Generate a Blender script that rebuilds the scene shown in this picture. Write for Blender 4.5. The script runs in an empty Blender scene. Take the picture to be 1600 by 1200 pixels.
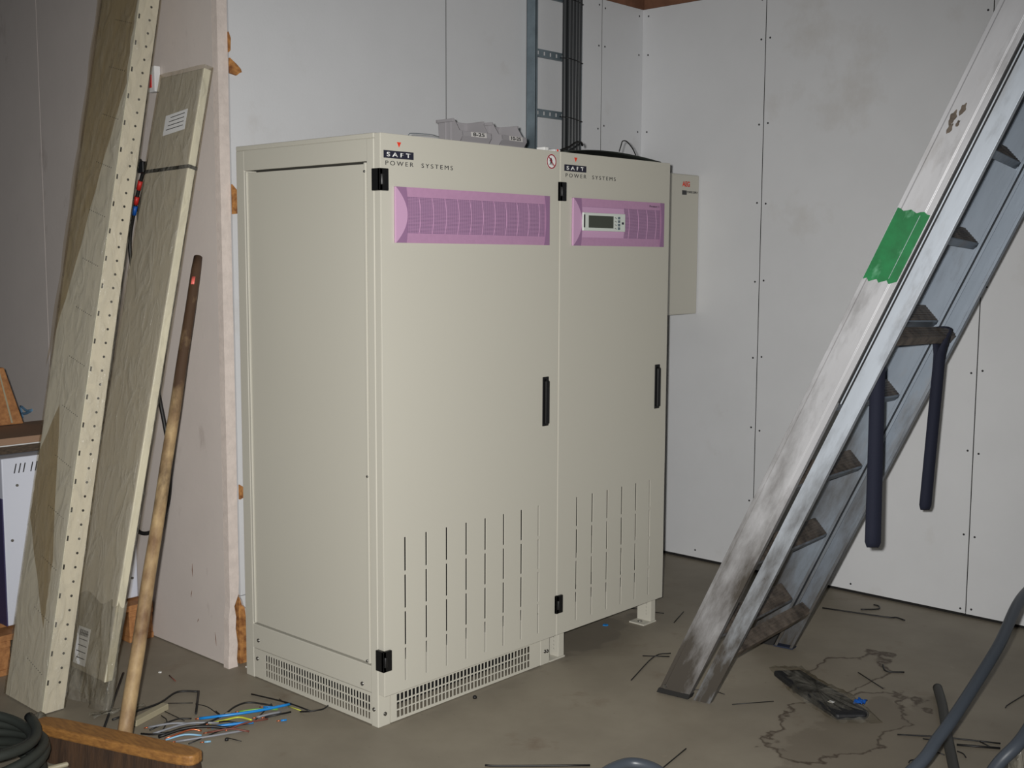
import bpy, bmesh, math, random
from mathutils import Vector, Matrix
random.seed(7)
S = bpy.context.scene
COL = S.collection

# ---------------------------------------------------------------- camera
CAM = Vector((-2.2755, -2.6344, 1.4407))
yaw, pitch, roll, FPX = math.radians(47.5176), math.radians(-6.1846), math.radians(0.2396), 1827.2
fwd = Vector((math.sin(yaw)*math.cos(pitch), math.cos(yaw)*math.cos(pitch), math.sin(pitch)))
rgt = Vector((math.cos(yaw), -math.sin(yaw), 0)); upv = rgt.cross(fwd)
r2 = rgt*math.cos(roll)+upv*math.sin(roll); u2 = -rgt*math.sin(roll)+upv*math.cos(roll)
cd = bpy.data.cameras.new('camera'); cam = bpy.data.objects.new('camera', cd); COL.objects.link(cam)
cam.matrix_world = Matrix(((r2.x, u2.x, -fwd.x, CAM.x), (r2.y, u2.y, -fwd.y, CAM.y), (r2.z, u2.z, -fwd.z, CAM.z), (0, 0, 0, 1)))
cd.sensor_fit = 'HORIZONTAL'; cd.sensor_width = 36; cd.lens = 36*FPX/1600; cd.clip_start = .05
S.camera = cam
# ---------------------------------------------------------------- world, flash, exposure
w = bpy.data.worlds.new('world'); S.world = w; w.use_nodes = True
w.node_tree.nodes['Background'].inputs[0].default_value = (.72, .80, .90, 1)
w.node_tree.nodes['Background'].inputs[1].default_value = .085
fl = bpy.data.lights.new('camera_flash', 'SPOT'); fo = bpy.data.objects.new('camera_flash', fl); COL.objects.link(fo)
fl.energy = 620; fl.shadow_soft_size = .018; fl.spot_size = math.radians(84); fl.spot_blend = 1; fl.color = (1.0, .985, .955)
fpos = CAM - r2*.05 + u2*.035
aim = (fwd*1.0 - u2*.07).normalized()
fo.rotation_euler = aim.to_track_quat('-Z', 'Y').to_euler(); fo.location = fpos
S.view_settings.view_transform = 'Standard'; S.view_settings.look = 'None'
S.view_settings.exposure = 0; S.view_settings.gamma = 1; S.view_settings.use_curve_mapping = False

# ---------------------------------------------------------------- materials
def lin(c):
    return tuple(((v/255)/12.92 if v/255 <= .04045 else ((v/255+.055)/1.055)**2.4) for v in c)
def mat(name, rgb, rough=.5, metal=0, noise=0, scale=8, bump=0, bscale=60, alt=None, spec=.5, aniso=None, coat=0):
    m = bpy.data.materials.new(name); m.use_nodes = True; nt = m.node_tree; b = nt.nodes['Principled BSDF']
    c = lin(rgb); b.inputs['Base Color'].default_value = (*c, 1); b.inputs['Roughness'].default_value = rough
    b.inputs['Metallic'].default_value = metal; b.inputs['Specular IOR Level'].default_value = spec
    b.inputs['Coat Weight'].default_value = coat
    tc = nt.nodes.new('ShaderNodeTexCoord')
    mp = nt.nodes.new('ShaderNodeMapping'); nt.links.new(tc.outputs['Object'], mp.inputs[0])
    if aniso: mp.inputs['Scale'].default_value = aniso
    if noise or alt:
        n = nt.nodes.new('ShaderNodeTexNoise'); n.inputs['Scale'].default_value = scale; n.inputs['Detail'].default_value = 6
        n.inputs['Roughness'].default_value = .6
        nt.links.new(mp.outputs[0], n.inputs[0])
        r = nt.nodes.new('ShaderNodeValToRGB'); nt.links.new(n.outputs[0], r.inputs[0])
        a = lin(alt) if alt else tuple(v*(1-noise) for v in c)
        r.color_ramp.elements[0].position = .36; r.color_ramp.elements[0].color = (*a, 1)
        r.color_ramp.elements[1].position = .64; r.color_ramp.elements[1].color = (*c, 1)
        nt.links.new(r.outputs[0], b.inputs['Base Color'])
    if bump:
        n2 = nt.nodes.new('ShaderNodeTexNoise'); n2.inputs['Scale'].default_value = bscale; n2.inputs['Detail'].default_value = 4
        nt.links.new(mp.outputs[0], n2.inputs[0])
        bp = nt.nodes.new('ShaderNodeBump'); bp.inputs['Strength'].default_value = bump; bp.inputs['Distance'].default_value = .002
        nt.links.new(n2.outputs[0], bp.inputs['Height']); nt.links.new(bp.outputs[0], b.inputs['Normal'])
    return m
def mix_spots(m, rgb, scale, lo, hi, aniso=(1, 1, 1), w4=0.0, coords='Object'):
    """blend a second colour (dirt, wear) over a material where a noise field is high"""
    nt = m.node_tree; b = nt.nodes['Principled BSDF']; sock = b.inputs['Base Color']
    mx = nt.nodes.new('ShaderNodeMix'); mx.data_type = 'RGBA'
    if sock.links: nt.links.new(sock.links[0].from_socket, mx.inputs[6])
    else: mx.inputs[6].default_value = sock.default_value
    mx.inputs[7].default_value = (*lin(rgb), 1)
    tc = nt.nodes.new('ShaderNodeTexCoord'); mp = nt.nodes.new('ShaderNodeMapping'); mp.inputs['Scale'].default_value = aniso
    mp.inputs['Location'].default_value = (w4, w4*.7, w4*.3)
    n = nt.nodes.new('ShaderNodeTexNoise'); n.inputs['Scale'].default_value = scale; n.inputs['Detail'].default_value = 8
    n.inputs['Roughness'].default_value = .65
    nt.links.new(tc.outputs[coords], mp.inputs[0]); nt.links.new(mp.outputs[0], n.inputs[0])
    r = nt.nodes.new('ShaderNodeMapRange'); r.inputs[1].default_value = lo; r.inputs[2].default_value = hi
    nt.links.new(n.outputs[0], r.inputs[0]); nt.links.new(r.outputs[0], mx.inputs[0]); nt.links.new(mx.outputs[2], sock)
    return n, r, mx, mp

M = {}
M['paint'] = mat('beige_powder_coat', (190, 187, 175), .42, bump=.05, bscale=500)
M['paint_in'] = mat('beige_inside', (150, 148, 134), .5)
M['wall'] = mat('white_board', (208, 209, 211), .55, noise=.04, scale=3, bump=.12, bscale=120)
mix_spots(M['wall'], (184, 180, 175), 2.3, .58, .90); mix_spots(M['wall'], (120, 114, 108), 60, .74, .80)
M['pink'] = mat('grey_pink_drywall', (204, 195, 189), .8, noise=.04, scale=4, bump=.2, bscale=90)
mix_spots(M['pink'], (150, 136, 128), 7, .62, .86, (1, 1, .5)); mix_spots(M['pink'], (90, 80, 78), 30, .72, .80, (1, 1, .35))
M['gyp'] = mat('gypsum_edge', (214, 202, 194), .9, noise=.12, scale=30, bump=.5, bscale=120)
M['wood_brown'] = mat('old_red_brown_timber', (126, 86, 64), .8, noise=.35, scale=12, aniso=(1, 1, 1))
M['wood_pale'] = mat('pale_timber', (165, 128, 92), .8, noise=.25, scale=12)
M['roof'] = mat('dark_roof_boards', (62, 48, 40), .9, noise=.4, scale=6)
M['osb'] = mat('osb_chips', (186, 132, 74), .8, alt=(120, 74, 38), scale=45, bump=.6, bscale=60)
M['wood_orange'] = mat('orange_pine', (176, 124, 76), .7, alt=(146, 98, 58), scale=10, aniso=(6, 1, 6), bump=.3, bscale=60)
M['floor'] = mat('concrete_floor', (142, 134, 119), .6, alt=(127, 119, 105), scale=2.2, bump=.25, bscale=25)
mix_spots(M['floor'], (112, 96, 80), 5, .60, .80, (1, 1, 1), 3); mix_spots(M['floor'], (150, 140, 122), 14, .66, .82, (1, 1, 1), 9)
mix_spots(M['floor'], (70, 62, 54), 40, .66, .78, (1, 1, 1), 5)
M['black'] = mat('black_plastic', (16, 16, 17), .42, bump=.1)
M['wireblack'] = mat('black_cable_sheath', (20, 19, 19), .5)
M['bundle'] = mat('dark_grey_cable_sheath', (52, 54, 56), .4)
M['rubber'] = mat('black_rubber', (26, 25, 24), .8)
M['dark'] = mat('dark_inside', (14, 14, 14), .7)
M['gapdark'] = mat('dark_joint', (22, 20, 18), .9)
M['pinkpanel'] = mat('mauve_plastic', (182, 140, 172), .5, noise=.06, scale=60)
M['pinkcap'] = mat('mauve_plastic_end_cap', (196, 156, 188), .5)
M['pinkshade'] = mat('mauve_perforated_strip', (146, 110, 144), .55)
M['logo'] = mat('ink_blue_black', (38, 38, 52), .5)
M['white'] = mat('white_print', (228, 228, 226), .5)
M['red'] = mat('red_print', (222, 58, 34), .5)
M['signred'] = mat('dark_red_print', (150, 30, 46), .5)
M['ink'] = mat('black_print', (44, 44, 46), .5)
M['lcdframe'] = mat('pale_grey_plate', (206, 212, 205), .4)
M['lcd'] = mat('lcd_glass', (66, 70, 62), .25)
M['grey'] = mat('grey_polypropylene', (150, 147, 150), .5)
M['tape'] = mat('pale_tape', (196, 193, 190), .5)
M['galv'] = mat('galvanised_steel', (128, 142, 150), .45, metal=.5, noise=.25, scale=12)
M['screw'] = mat('steel_screw', (140, 138, 134), .35, metal=.9)
M['slotwhite'] = mat('bright_slot', (190, 195, 198), .5)
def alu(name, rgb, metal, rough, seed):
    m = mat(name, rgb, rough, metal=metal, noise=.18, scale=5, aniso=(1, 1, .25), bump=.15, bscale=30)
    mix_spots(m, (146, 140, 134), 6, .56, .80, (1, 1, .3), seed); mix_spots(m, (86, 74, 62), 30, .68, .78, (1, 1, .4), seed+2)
    # grime concentrated on the lowest metre of the rails (object z runs along the ladder)
    n, r, mx, mp = mix_spots(m, (84, 79, 73), 9, .38, .74, (1, 1, .3), seed+5)
    nt = m.node_tree
    tc = nt.nodes.new('ShaderNodeTexCoord'); sp = nt.nodes.new('ShaderNodeSeparateXYZ'); nt.links.new(tc.outputs['Object'], sp.inputs[0])
    mr = nt.nodes.new('ShaderNodeMapRange'); mr.inputs[1].default_value = 0; mr.inputs[2].default_value = 1.25
    mr.inputs[3].default_value = .26; mr.inputs[4].default_value = -.15
    nt.links.new(sp.outputs[2], mr.inputs[0])
    ad = nt.nodes.new('ShaderNodeMath'); ad.operation = 'ADD'; nt.links.new(n.outputs[0], ad.inputs[0]); nt.links.new(mr.outputs[0], ad.inputs[1])
    nt.links.new(ad.outputs[0], r.inputs[0])
    return m
M['alu'] = alu('worn_aluminium', (200, 200, 203), .42, .45, 0)
M['alu2'] = alu('bright_aluminium', (206, 214, 224), .42, .38, 11)
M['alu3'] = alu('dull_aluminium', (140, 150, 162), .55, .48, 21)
M['tread'] = mat('grimy_tread', (116, 104, 92), .6, metal=.3, alt=(66, 57, 49), scale=20)
M['green'] = mat('green_paint', (10, 118, 62), .5, alt=(4, 98, 48), scale=14)
mix_spots(M['green'], (86, 150, 112), 22, .60, .74, (1, 1, .5), 2)
M['navy'] = mat('navy_webbing', (13, 18, 38), .85, bump=.5, bscale=400)
M['plank'] = mat('beige_wrapped_profile', (222, 218, 206), .45)
M['panel'] = mat('beige_sheet_panel', (182, 177, 166), .45)
M['paneledge'] = mat('cream_panel_edge', (228, 226, 212), .4)
M['stick'] = mat('worn_broomstick', (196, 170, 126), .6, alt=(112, 84, 58), scale=9, aniso=(1, 1, .5))
# the upper half of the handle is dark with age and grease
_n, _r, _mx, _mp = mix_spots(M['stick'], (74, 54, 38), 14, .38, .68, (1, 1, .5), 4)
_nt = M['stick'].node_tree; _tc = _nt.nodes.new('ShaderNodeTexCoord'); _sp = _nt.nodes.new('ShaderNodeSeparateXYZ'); _nt.links.new(_tc.outputs['Object'], _sp.inputs[0])
_mr = _nt.nodes.new('ShaderNodeMapRange'); _mr.inputs[1].default_value = .35; _mr.inputs[2].default_value = 1.35; _mr.inputs[3].default_value = -.22; _mr.inputs[4].default_value = .24
_nt.links.new(_sp.outputs[2], _mr.inputs[0]); _ad = _nt.nodes.new('ShaderNodeMath'); _ad.operation = 'ADD'
_nt.links.new(_n.outputs[0], _ad.inputs[0]); _nt.links.new(_mr.outputs[0], _ad.inputs[1]); _nt.links.new(_ad.outputs[0], _r.inputs[0])
M['pinkpaint'] = mat('salmon_sticker', (232, 110, 100), .5)
M['headwood'] = mat('broom_head_wood', (158, 112, 58), .6, alt=(128, 88, 46), scale=22, aniso=(6, 1, 6))
M['bristle'] = mat('brown_bristles', (74, 52, 34), .8, alt=(50, 36, 26), scale=40, aniso=(1, 1, .1), bump=1, bscale=120)
M['hose'] = mat('dark_grey_hose', (66, 72, 80), .38)
M['hose2'] = mat('dull_grey_hose', (60, 60, 58), .6)
M['coilm'] = mat('dark_rubber_cable', (46, 50, 46), .6)
M['bagblack'] = mat('black_bagged_foam', (20, 21, 24), .55, bump=.6, bscale=40)
M['blue'] = mat('blue_insulation', (24, 128, 205), .35)
M['lightblue'] = mat('pale_blue_insulation', (130, 176, 205), .4)
M['yellow'] = mat('yellow_insulation', (186, 190, 60), .4)
M['greenw'] = mat('green_insulation', (104, 160, 60), .4)
M['greyw'] = mat('grey_insulation', (128, 130, 136), .4)
M['brownw'] = mat('brown_insulation', (110, 62, 52), .5)
M['copper'] = mat('copper_strand', (210, 120, 84), .35, metal=.8)
M['trunk'] = mat('cream_trunking', (160, 152, 128), .5)
M['appl'] = mat('white_enamel', (206, 210, 222), .35)
M['purple'] = mat('violet_side', (60, 56, 92), .5)
M['card'] = mat('brown_cardboard', (146, 118, 96), .85)
M['carddark'] = mat('corrugated_edge', (84, 70, 56), .9, alt=(50, 42, 34), scale=50, aniso=(1, 1, 6))
M['bluemark'] = mat('blue_crayon', (96, 132, 160), .9)
M['paper'] = mat('white_paper', (214, 214, 214), .7)
M['navyblue'] = mat('blue_tape', (20, 84, 170), .5)
M['redtape'] = mat('red_tape', (190, 40, 34), .5)
def film(name, tint, alpha, bump=.8, bs=14, rough=.12):
    m = bpy.data.materials.new(name); m.use_nodes = True; nt = m.node_tree; nt.nodes.remove(nt.nodes['Principled BSDF'])
    out = nt.nodes['Material Output']
    tr = nt.nodes.new('ShaderNodeBsdfTransparent'); tr.inputs[0].default_value = (*lin(tint), 1)
    gl = nt.nodes.new('ShaderNodeBsdfPrincipled'); gl.inputs['Base Color'].default_value = (*lin((200, 196, 184)), 1); gl.inputs['Roughness'].default_value = rough
    mx = nt.nodes.new('ShaderNodeMixShader')
    tc = nt.nodes.new('ShaderNodeTexCoord'); mp = nt.nodes.new('ShaderNodeMapping'); mp.inputs['Scale'].default_value = (1, 1, .4); mp.inputs['Rotation'].default_value = (.95, .2, 0)
    nt.links.new(tc.outputs['Object'], mp.inputs[0])
    n = nt.nodes.new('ShaderNodeTexNoise'); n.inputs['Scale'].default_value = bs; n.inputs['Detail'].default_value = 5; n.inputs['Distortion'].default_value = 1.2
    nt.links.new(mp.outputs[0], n.inputs[0])
    bp = nt.nodes.new('ShaderNodeBump'); bp.inputs['Strength'].default_value = bump; bp.inputs['Distance'].default_value = .035
    nt.links.new(n.outputs[0], bp.inputs['Height']); nt.links.new(bp.outputs[0], gl.inputs['Normal'])
    r = nt.nodes.new('ShaderNodeMapRange'); r.inputs[1].default_value = .40; r.inputs[2].default_value = .62; r.inputs[3].default_value = alpha*.45; r.inputs[4].default_value = alpha*1.5
    nt.links.new(n.outputs[0], r.inputs[0]); nt.links.new(r.outputs[0], mx.inputs[0])
    nt.links.new(tr.outputs[0], mx.inputs[1]); nt.links.new(gl.outputs[0], mx.inputs[2]); nt.links.new(mx.outputs[0], out.inputs[0])
    return m
M['film'] = film('stretch_film', (242, 239, 232), .14, bump=1.0, bs=20, rough=.16)
M['film_bag'] = film('clear_bag_film', (225, 222, 215), .10, bump=.6, bs=9)
M['film_clear'] = film('clear_film', (232, 230, 225), .16, bump=.7, bs=12)
M['film_brown'] = film('brown_tinted_film', (228, 220, 206), .07, bump=.6, bs=12)

# ---------------------------------------------------------------- helpers
class MB:
    def __init__(s): s.bm = bmesh.new()
    def box(s, x0, x1, y0, y1, z0, z1, mi=0, mtx=None):
        vs = [s.bm.verts.new(Vector((x, y, z)) if mtx is None else mtx @ Vector((x, y, z))) for x in (x0, x1) for y in (y0, y1) for z in (z0, z1)]
        for f in ((0, 1, 3, 2), (4, 6, 7, 5), (0, 4, 5, 1), (2, 3, 7, 6), (0, 2, 6, 4), (1, 5, 7, 3)):
            F = s.bm.faces.new([vs[i] for i in f]); F.material_index = mi
        return s
    def poly(s, pts, ext, mi=0):
        """prism: polygon pts (3D) extruded by vector ext"""
        a = [s.bm.verts.new(Vector(p)) for p in pts]; b = [s.bm.verts.new(Vector(p)+Vector(ext)) for p in pts]
        n = len(a); s.bm.faces.new(a).material_index = mi; s.bm.faces.new(b[::-1]).material_index = mi
        for i in range(n): s.bm.faces.new((a[i], b[i], b[(i+1) % n], a[(i+1) % n])).material_index = mi
        return s
    def tube(s, pts, r, seg=8, mi=0, smooth=True, cap=True):
        pts = [Vector(p) for p in pts]; rs = r if isinstance(r, (list, tuple)) else [r]*len(pts)
        rings = []; pn = None
        for i, p in enumerate(pts):
            d = (pts[min(i+1, len(pts)-1)]-pts[max(i-1, 0)]).normalized()
            if pn is None:
                ref = Vector((0, 0, 1)) if abs(d.z) < .9 else Vector((1, 0, 0)); pn = d.cross(ref).normalized()
            pn = (pn - d*pn.dot(d)).normalized(); q = d.cross(pn)
            rings.append([s.bm.verts.new(p+pn*rs[i]*math.cos(2*math.pi*k/seg)+q*rs[i]*math.sin(2*math.pi*k/seg)) for k in range(seg)])
        for a, b in zip(rings, rings[1:]):
            for k in range(seg):
                F = s.bm.faces.new((a[k], a[(k+1) % seg], b[(k+1) % seg], b[k])); F.smooth = smooth; F.material_index = mi
        if cap:
            s.bm.faces.new(rings[0][::-1]).material_index = mi; s.bm.faces.new(rings[-1]).material_index = mi
        return s
    def each(s, name, mats, parent=None, **kw):
        """one object per loose piece"""
        seen = set(); groups = []
        for v in s.bm.verts:
            if v in seen: continue
            st = [v]; seen.add(v); g = []
            while st:
                u = st.pop(); g.append(u)
                for e in u.link_edges:
                    q = e.other_vert(u)
                    if q not in seen: seen.add(q); st.append(q)
            groups.append(g)
        out = []
        for g in groups:
            m = MB(); mp = {v: m.bm.verts.new(v.co) for v in g}
            for f in {f for v in g for f in v.link_faces}:
                F = m.bm.faces.new([mp[v] for v in f.verts]); F.material_index = f.material_index; F.smooth = f.smooth
            out.append(m.build(name, mats, parent, **kw))
        s.bm.free(); return out
    def cyl(s, a, b, r, seg=16, mi=0): return s.tube([a, b], r, seg, mi)
    def grid(s, fn, nu, nv, mi=0, smooth=True):
        V = [[s.bm.verts.new(Vector(fn(i/nu, j/nv))) for j in range(nv+1)] for i in range(nu+1)]
        for i in range(nu):
            for j in range(nv):
                F = s.bm.faces.new((V[i][j], V[i+1][j], V[i+1][j+1], V[i][j+1])); F.material_index = mi; F.smooth = smooth
        return s
    def build(s, name, mats, parent=None, bevel=0, seg=2, solid=0, autos=False):
        bmesh.ops.recalc_face_normals(s.bm, faces=s.bm.faces) if not solid else None
        me = bpy.data.meshes.new(name); s.bm.to_mesh(me); s.bm.free()
        for m in (mats if isinstance(mats, (list, tuple)) else [mats]): me.materials.append(m)
        o = bpy.data.objects.new(name, me); COL.objects.link(o)
        if parent: o.parent = parent
        if solid:
            d = o.modifiers.new('solid', 'SOLIDIFY'); d.thickness = solid; d.offset = 0
        if bevel:
            d = o.modifiers.new('bevel', 'BEVEL'); d.width = bevel; d.segments = seg; d.limit_method = 'ANGLE'; d.harden_normals = False
        return o
def tag(o, label, cat, group=None):
    o['label'] = label; o['category'] = cat
    if group: o['group'] = group
    return o
def struct(o): o['kind'] = 'structure'; return o
def empty(name, loc=(0, 0, 0)):
    o = bpy.data.objects.new(name, None); COL.objects.link(o); o.location = loc; o.empty_display_size = .05; return o
def chain(pts, n=6):
    """Catmull-Rom resample"""
    P = [Vector(p) for p in pts]; P = [P[0]*2-P[1]]+P+[P[-1]*2-P[-2]]; out = []
    for i in range(1, len(P)-2):
        for k in range(n):
            t = k/n; a, b, c, d = P[i-1:i+3]
            out.append(.5*((2*b)+(c-a)*t+(2*a-5*b+4*c-d)*t*t+(3*b-a-3*c+d)*t*t*t))
    out.append(P[-2]); return out
def plate(mb, x0, x1, z0, z1, y0, y1, holes, mi=0, axis='y'):
    """flat plate in x-z with rectangular holes cut through its thickness y0..y1 (axis 'x': plate lies in y-z)"""
    xs = sorted({x0, x1, *[v for h in holes for v in h[:2]]}); zs = sorted({z0, z1, *[v for h in holes for v in h[2:]]})
    xi = {v: i for i, v in enumerate(xs)}; zi = {v: i for i, v in enumerate(zs)}
    hole = set()
    for h in holes:
        for i in range(xi[h[0]], xi[h[1]]):
            for j in range(zi[h[2]], zi[h[3]]): hole.add((i, j))
    vc = {}
    def V(i, j, k):
        if (i, j, k) not in vc:
            x, z, y = xs[i], zs[j], (y0, y1)[k]
            vc[(i, j, k)] = mb.bm.verts.new((x, y, z) if axis == 'y' else (y, x, z))
        return vc[(i, j, k)]
    nx, nz = len(xs)-1, len(zs)-1
    for i in range(nx):
        for j in range(nz):
            if (i, j) in hole: continue
            for k in (0, 1):
                F = mb.bm.faces.new((V(i, j, k), V(i+1, j, k), V(i+1, j+1, k), V(i, j+1, k))); F.material_index = mi
            for di, dj, e in ((-1, 0, ((i, j), (i, j+1))), (1, 0, ((i+1, j), (i+1, j+1))), (0, -1, ((i, j), (i+1, j))), (0, 1, ((i, j+1), (i+1, j+1)))):
                a, b = i+di, j+dj
                if a < 0 or b < 0 or a >= nx or b >= nz or (a, b) in hole:
                    (p, q), (r, t) = e
                    mb.bm.faces.new((V(p, q, 0), V(r, t, 0), V(r, t, 1), V(p, q, 1))).material_index = mi
    return mb
def text(name, body, m, width, height, parent, mtx, bold=0, spacing=1.0):
    """lettering as a thin mesh, scaled to a width x height box whose lower left corner sits at mtx"""
    cu = bpy.data.curves.new(name, 'FONT'); cu.body = body; cu.size = 1; cu.extrude = .0; cu.offset = bold; cu.space_character = spacing
    t = bpy.data.objects.new(name, cu); COL.objects.link(t); bpy.context.view_layer.update()
    me = bpy.data.meshes.new_from_object(t.evaluated_get(bpy.context.evaluated_depsgraph_get()))
    bpy.data.objects.remove(t); me.name = name
    xs = [v.co.x for v in me.vertices]; ys = [v.co.y for v in me.vertices]
    x0, y0 = min(xs), min(ys); sx = width/(max(xs)-x0); sy = height/(max(ys)-y0)
    for v in me.vertices: v.co = mtx @ Vector(((v.co.x-x0)*sx, (v.co.y-y0)*sy, 0))
    bm = bmesh.new(); bm.from_mesh(me); n = mtx.to_3x3() @ Vector((0, 0, 1))
    r = bmesh.ops.extrude_face_region(bm, geom=bm.faces[:])
    for e in r['geom']:
        if isinstance(e, bmesh.types.BMVert): e.co += n*.0006
    bm.to_mesh(me); bm.free()
    me.materials.clear(); me.materials.append(m)
    o = bpy.data.objects.new(name, me); COL.objects.link(o)
    if parent: o.parent = parent
    return o
def front(x, z, y):
    """text frame on a surface facing -y"""
    return Matrix(((1, 0, 0, x), (0, 0, -1, y), (0, 1, 0, z), (0, 0, 0, 1)))
# ================================================================ THE ROOM
YB, XR, HW = .777, 2.364, 2.613
f = MB(); f.grid(lambda u, v: (-5+7.45*u, -4.5+9*v, 0), 1, 1, smooth=False)
f.box(-5, 2.45, -4.5, 4.5, -.1, -.002)
struct(f.build('floor', M['floor']))
# damp and cracked patch right of the ladder belongs to the floor material
nt = M['floor'].node_tree; b = nt.nodes['Principled BSDF']; sk = b.inputs['Base Color']
def stain(cx, cy, sx, sy, rad, rgb, ring=False, nscale=9):
    mx = nt.nodes.new('ShaderNodeMix'); mx.data_type = 'RGBA'; nt.links.new(sk.links[0].from_socket, mx.inputs[6]); mx.inputs[7].default_value = (*lin(rgb), 1)
    g = nt.nodes.new('ShaderNodeTexCoord'); mp = nt.nodes.new('ShaderNodeMapping'); mp.inputs['Location'].default_value = (-cx/sx, -cy/sy, 0); mp.inputs['Scale'].default_value = (1/sx, 1/sy, 0)
    ln = nt.nodes.new('ShaderNodeVectorMath'); ln.operation = 'LENGTH'; nt.links.new(g.outputs['Object'], mp.inputs[0]); nt.links.new(mp.outputs[0], ln.inputs[0])
    n = nt.nodes.new('ShaderNodeTexNoise'); n.inputs['Scale'].default_value = nscale; n.inputs['Detail'].default_value = 7; nt.links.new(g.outputs['Object'], n.inputs[0])
    ad = nt.nodes.new('ShaderNodeMath'); ad.operation = 'MULTIPLY_ADD'; nt.links.new(n.outputs[0], ad.inputs[0]); ad.inputs[1].default_value = 1.5; nt.links.new(ln.outputs['Value'], ad.inputs[2])
    r = nt.nodes.new('ShaderNodeValToRGB'); nt.links.new(ad.outputs[0], r.inputs[0]); e = r.color_ramp.elements
    t = (rad+.75)/3
    sc = nt.nodes.new('ShaderNodeMath'); sc.operation = 'DIVIDE'; sc.inputs[1].default_value = 3; nt.links.new(ad.outputs[0], sc.inputs[0]); nt.links.new(sc.outputs[0], r.inputs[0])
    if ring:
        e[0].position = t-.025; e[0].color = (.08, .08, .08, 1); e[1].position = t; e[1].color = (1, 1, 1, 1); q = e.new(t+.02); q.color = (0, 0, 0, 1); e.new(0).color = (.12, .12, .12, 1)
    else:
        e[0].position = t-.03; e[0].color = (.4, .4, .4, 1); e[1].position = t+.01; e[1].color = (0, 0, 0, 1)
    nt.links.new(r.outputs[0], mx.inputs[0]); nt.links.new(mx.outputs[2], sk)
stain(.93, -1.15, .42, .20, 1.0, (100, 90, 76))
stain(1.02, -1.02, .34, .16, 1.0, (72, 60, 48), True)
stain(1.42, -.82, .26, .10, 1.0, (66, 52, 40), True, 6)
stain(1.0, .12, .55, .16, .9, (96, 90, 82))  # darker floor patch beneath the front of the cabinets

def boards(name, axis, fixed, t, edges, z0, z1, m, screws=()):
    """sheet boards standing side by side with 3 mm open joints; dark strips in and behind them stand in for shade"""
    w_ = MB()
    for a, b in zip(edges, edges[1:]):
        a2, b2 = min(a, b)+.002, max(a, b)-.002; zz = z0+random.uniform(0, .006)
        if axis == 'y': w_.box(fixed, fixed+t, a2, b2, zz, z1)
        else: w_.box(a2, b2, fixed, fixed+t, zz, z1)
    lo, hi = min(edges), max(edges)
    for j in edges[1:-1]:           # near-black strip in every joint, colouring in the shade of the gap
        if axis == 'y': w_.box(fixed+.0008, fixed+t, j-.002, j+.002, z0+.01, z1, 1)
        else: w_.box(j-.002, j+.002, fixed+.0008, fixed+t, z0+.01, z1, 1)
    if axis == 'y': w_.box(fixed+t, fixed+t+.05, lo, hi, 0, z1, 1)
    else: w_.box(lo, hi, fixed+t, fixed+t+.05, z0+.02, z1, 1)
    for p, z in screws:
        r = .0045
        c = Vector((fixed, p, z)) if axis == 'y' else Vector((p, fixed, z)); n = Vector((1, 0, 0)) if axis == 'y' else Vector((0, 1, 0))
        w_.cyl(c-n*.0008, c+n*.002, r, 8, 2)
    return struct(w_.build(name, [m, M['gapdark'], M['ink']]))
zs = [.03, .34, .67, 1.0, 1.335, 1.69, 2.04, 2.4, 2.58]
scr = [(j+d, z+random.uniform(-.01, .01)) for j in (.11, -.88) for d in (.022, -.022) for z in zs] + [(.745, z) for z in zs] + [(-.38, .04), (.42, .05)]
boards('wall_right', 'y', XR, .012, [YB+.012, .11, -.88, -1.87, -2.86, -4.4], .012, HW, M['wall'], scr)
scr = [(j+d, z+random.uniform(-.01, .01)) for j in (2.05,) for d in (.022, -.022) for z in zs] + [(XR-.03, z) for z in zs]
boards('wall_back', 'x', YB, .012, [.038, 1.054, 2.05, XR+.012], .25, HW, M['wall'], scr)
# lower strip of the back wall boards, broken away at the open corner
l = MB(); l.box(.085, XR, YB, YB+.012, .012, .2505)
l.poly([(.038, YB, .2505), (.085, YB, .2505), (.085, YB, .012), (.076, YB, .02), (.078, YB, .08), (.070, YB, .15), (.064, YB, .20), (.052, YB, .215), (.046, YB, .236)], (0, .012, 0))
struct(l.build('wall_back_lower', M['wall']))
# studs and the side wall of grey pink drywall, ending in a ragged cut edge
p = MB()
zz = [0, .03, .08, .14, .18, .22, .26, .32, .5, .9, 1.4, 2.0, 3.0]
jag = [.018, .012, .020, .008, .013, .002, -.004, .001, 0, .0015, -.001, .001, 0]
poly = [(0-.005, YB+.0+(.0), z) for z in zz]
for i in range(len(zz)-1):      # end strip, with the broken foot of the board
    a, b = zz[i], zz[i+1]
    w0, w1 = (.034-.022*(i < 6)+jag[i]*.6), (.034-.022*(i < 5)+jag[i+1]*.6)
    sh0, sh1 = (-.018 if a < .05 else -.010 if a < .2 else 0), (-.018 if b < .05 else -.010 if b < .2 else 0)
    p.poly([(-.005+sh0*.6, YB, a), (w0, YB, a), (w1, YB, b), (-.005+sh1*.6, YB, b)], (0, .03, 0), 1)
p.box(-.005, .012, YB+.0302, 2.048, .004, 3.0, 0); p.box(-.005, .012, 2.052, 4.4, .004, 3.0, 0)
p.box(.0122, .03, YB+.0304, 4.4, 0, 3.0, 1)
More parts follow.
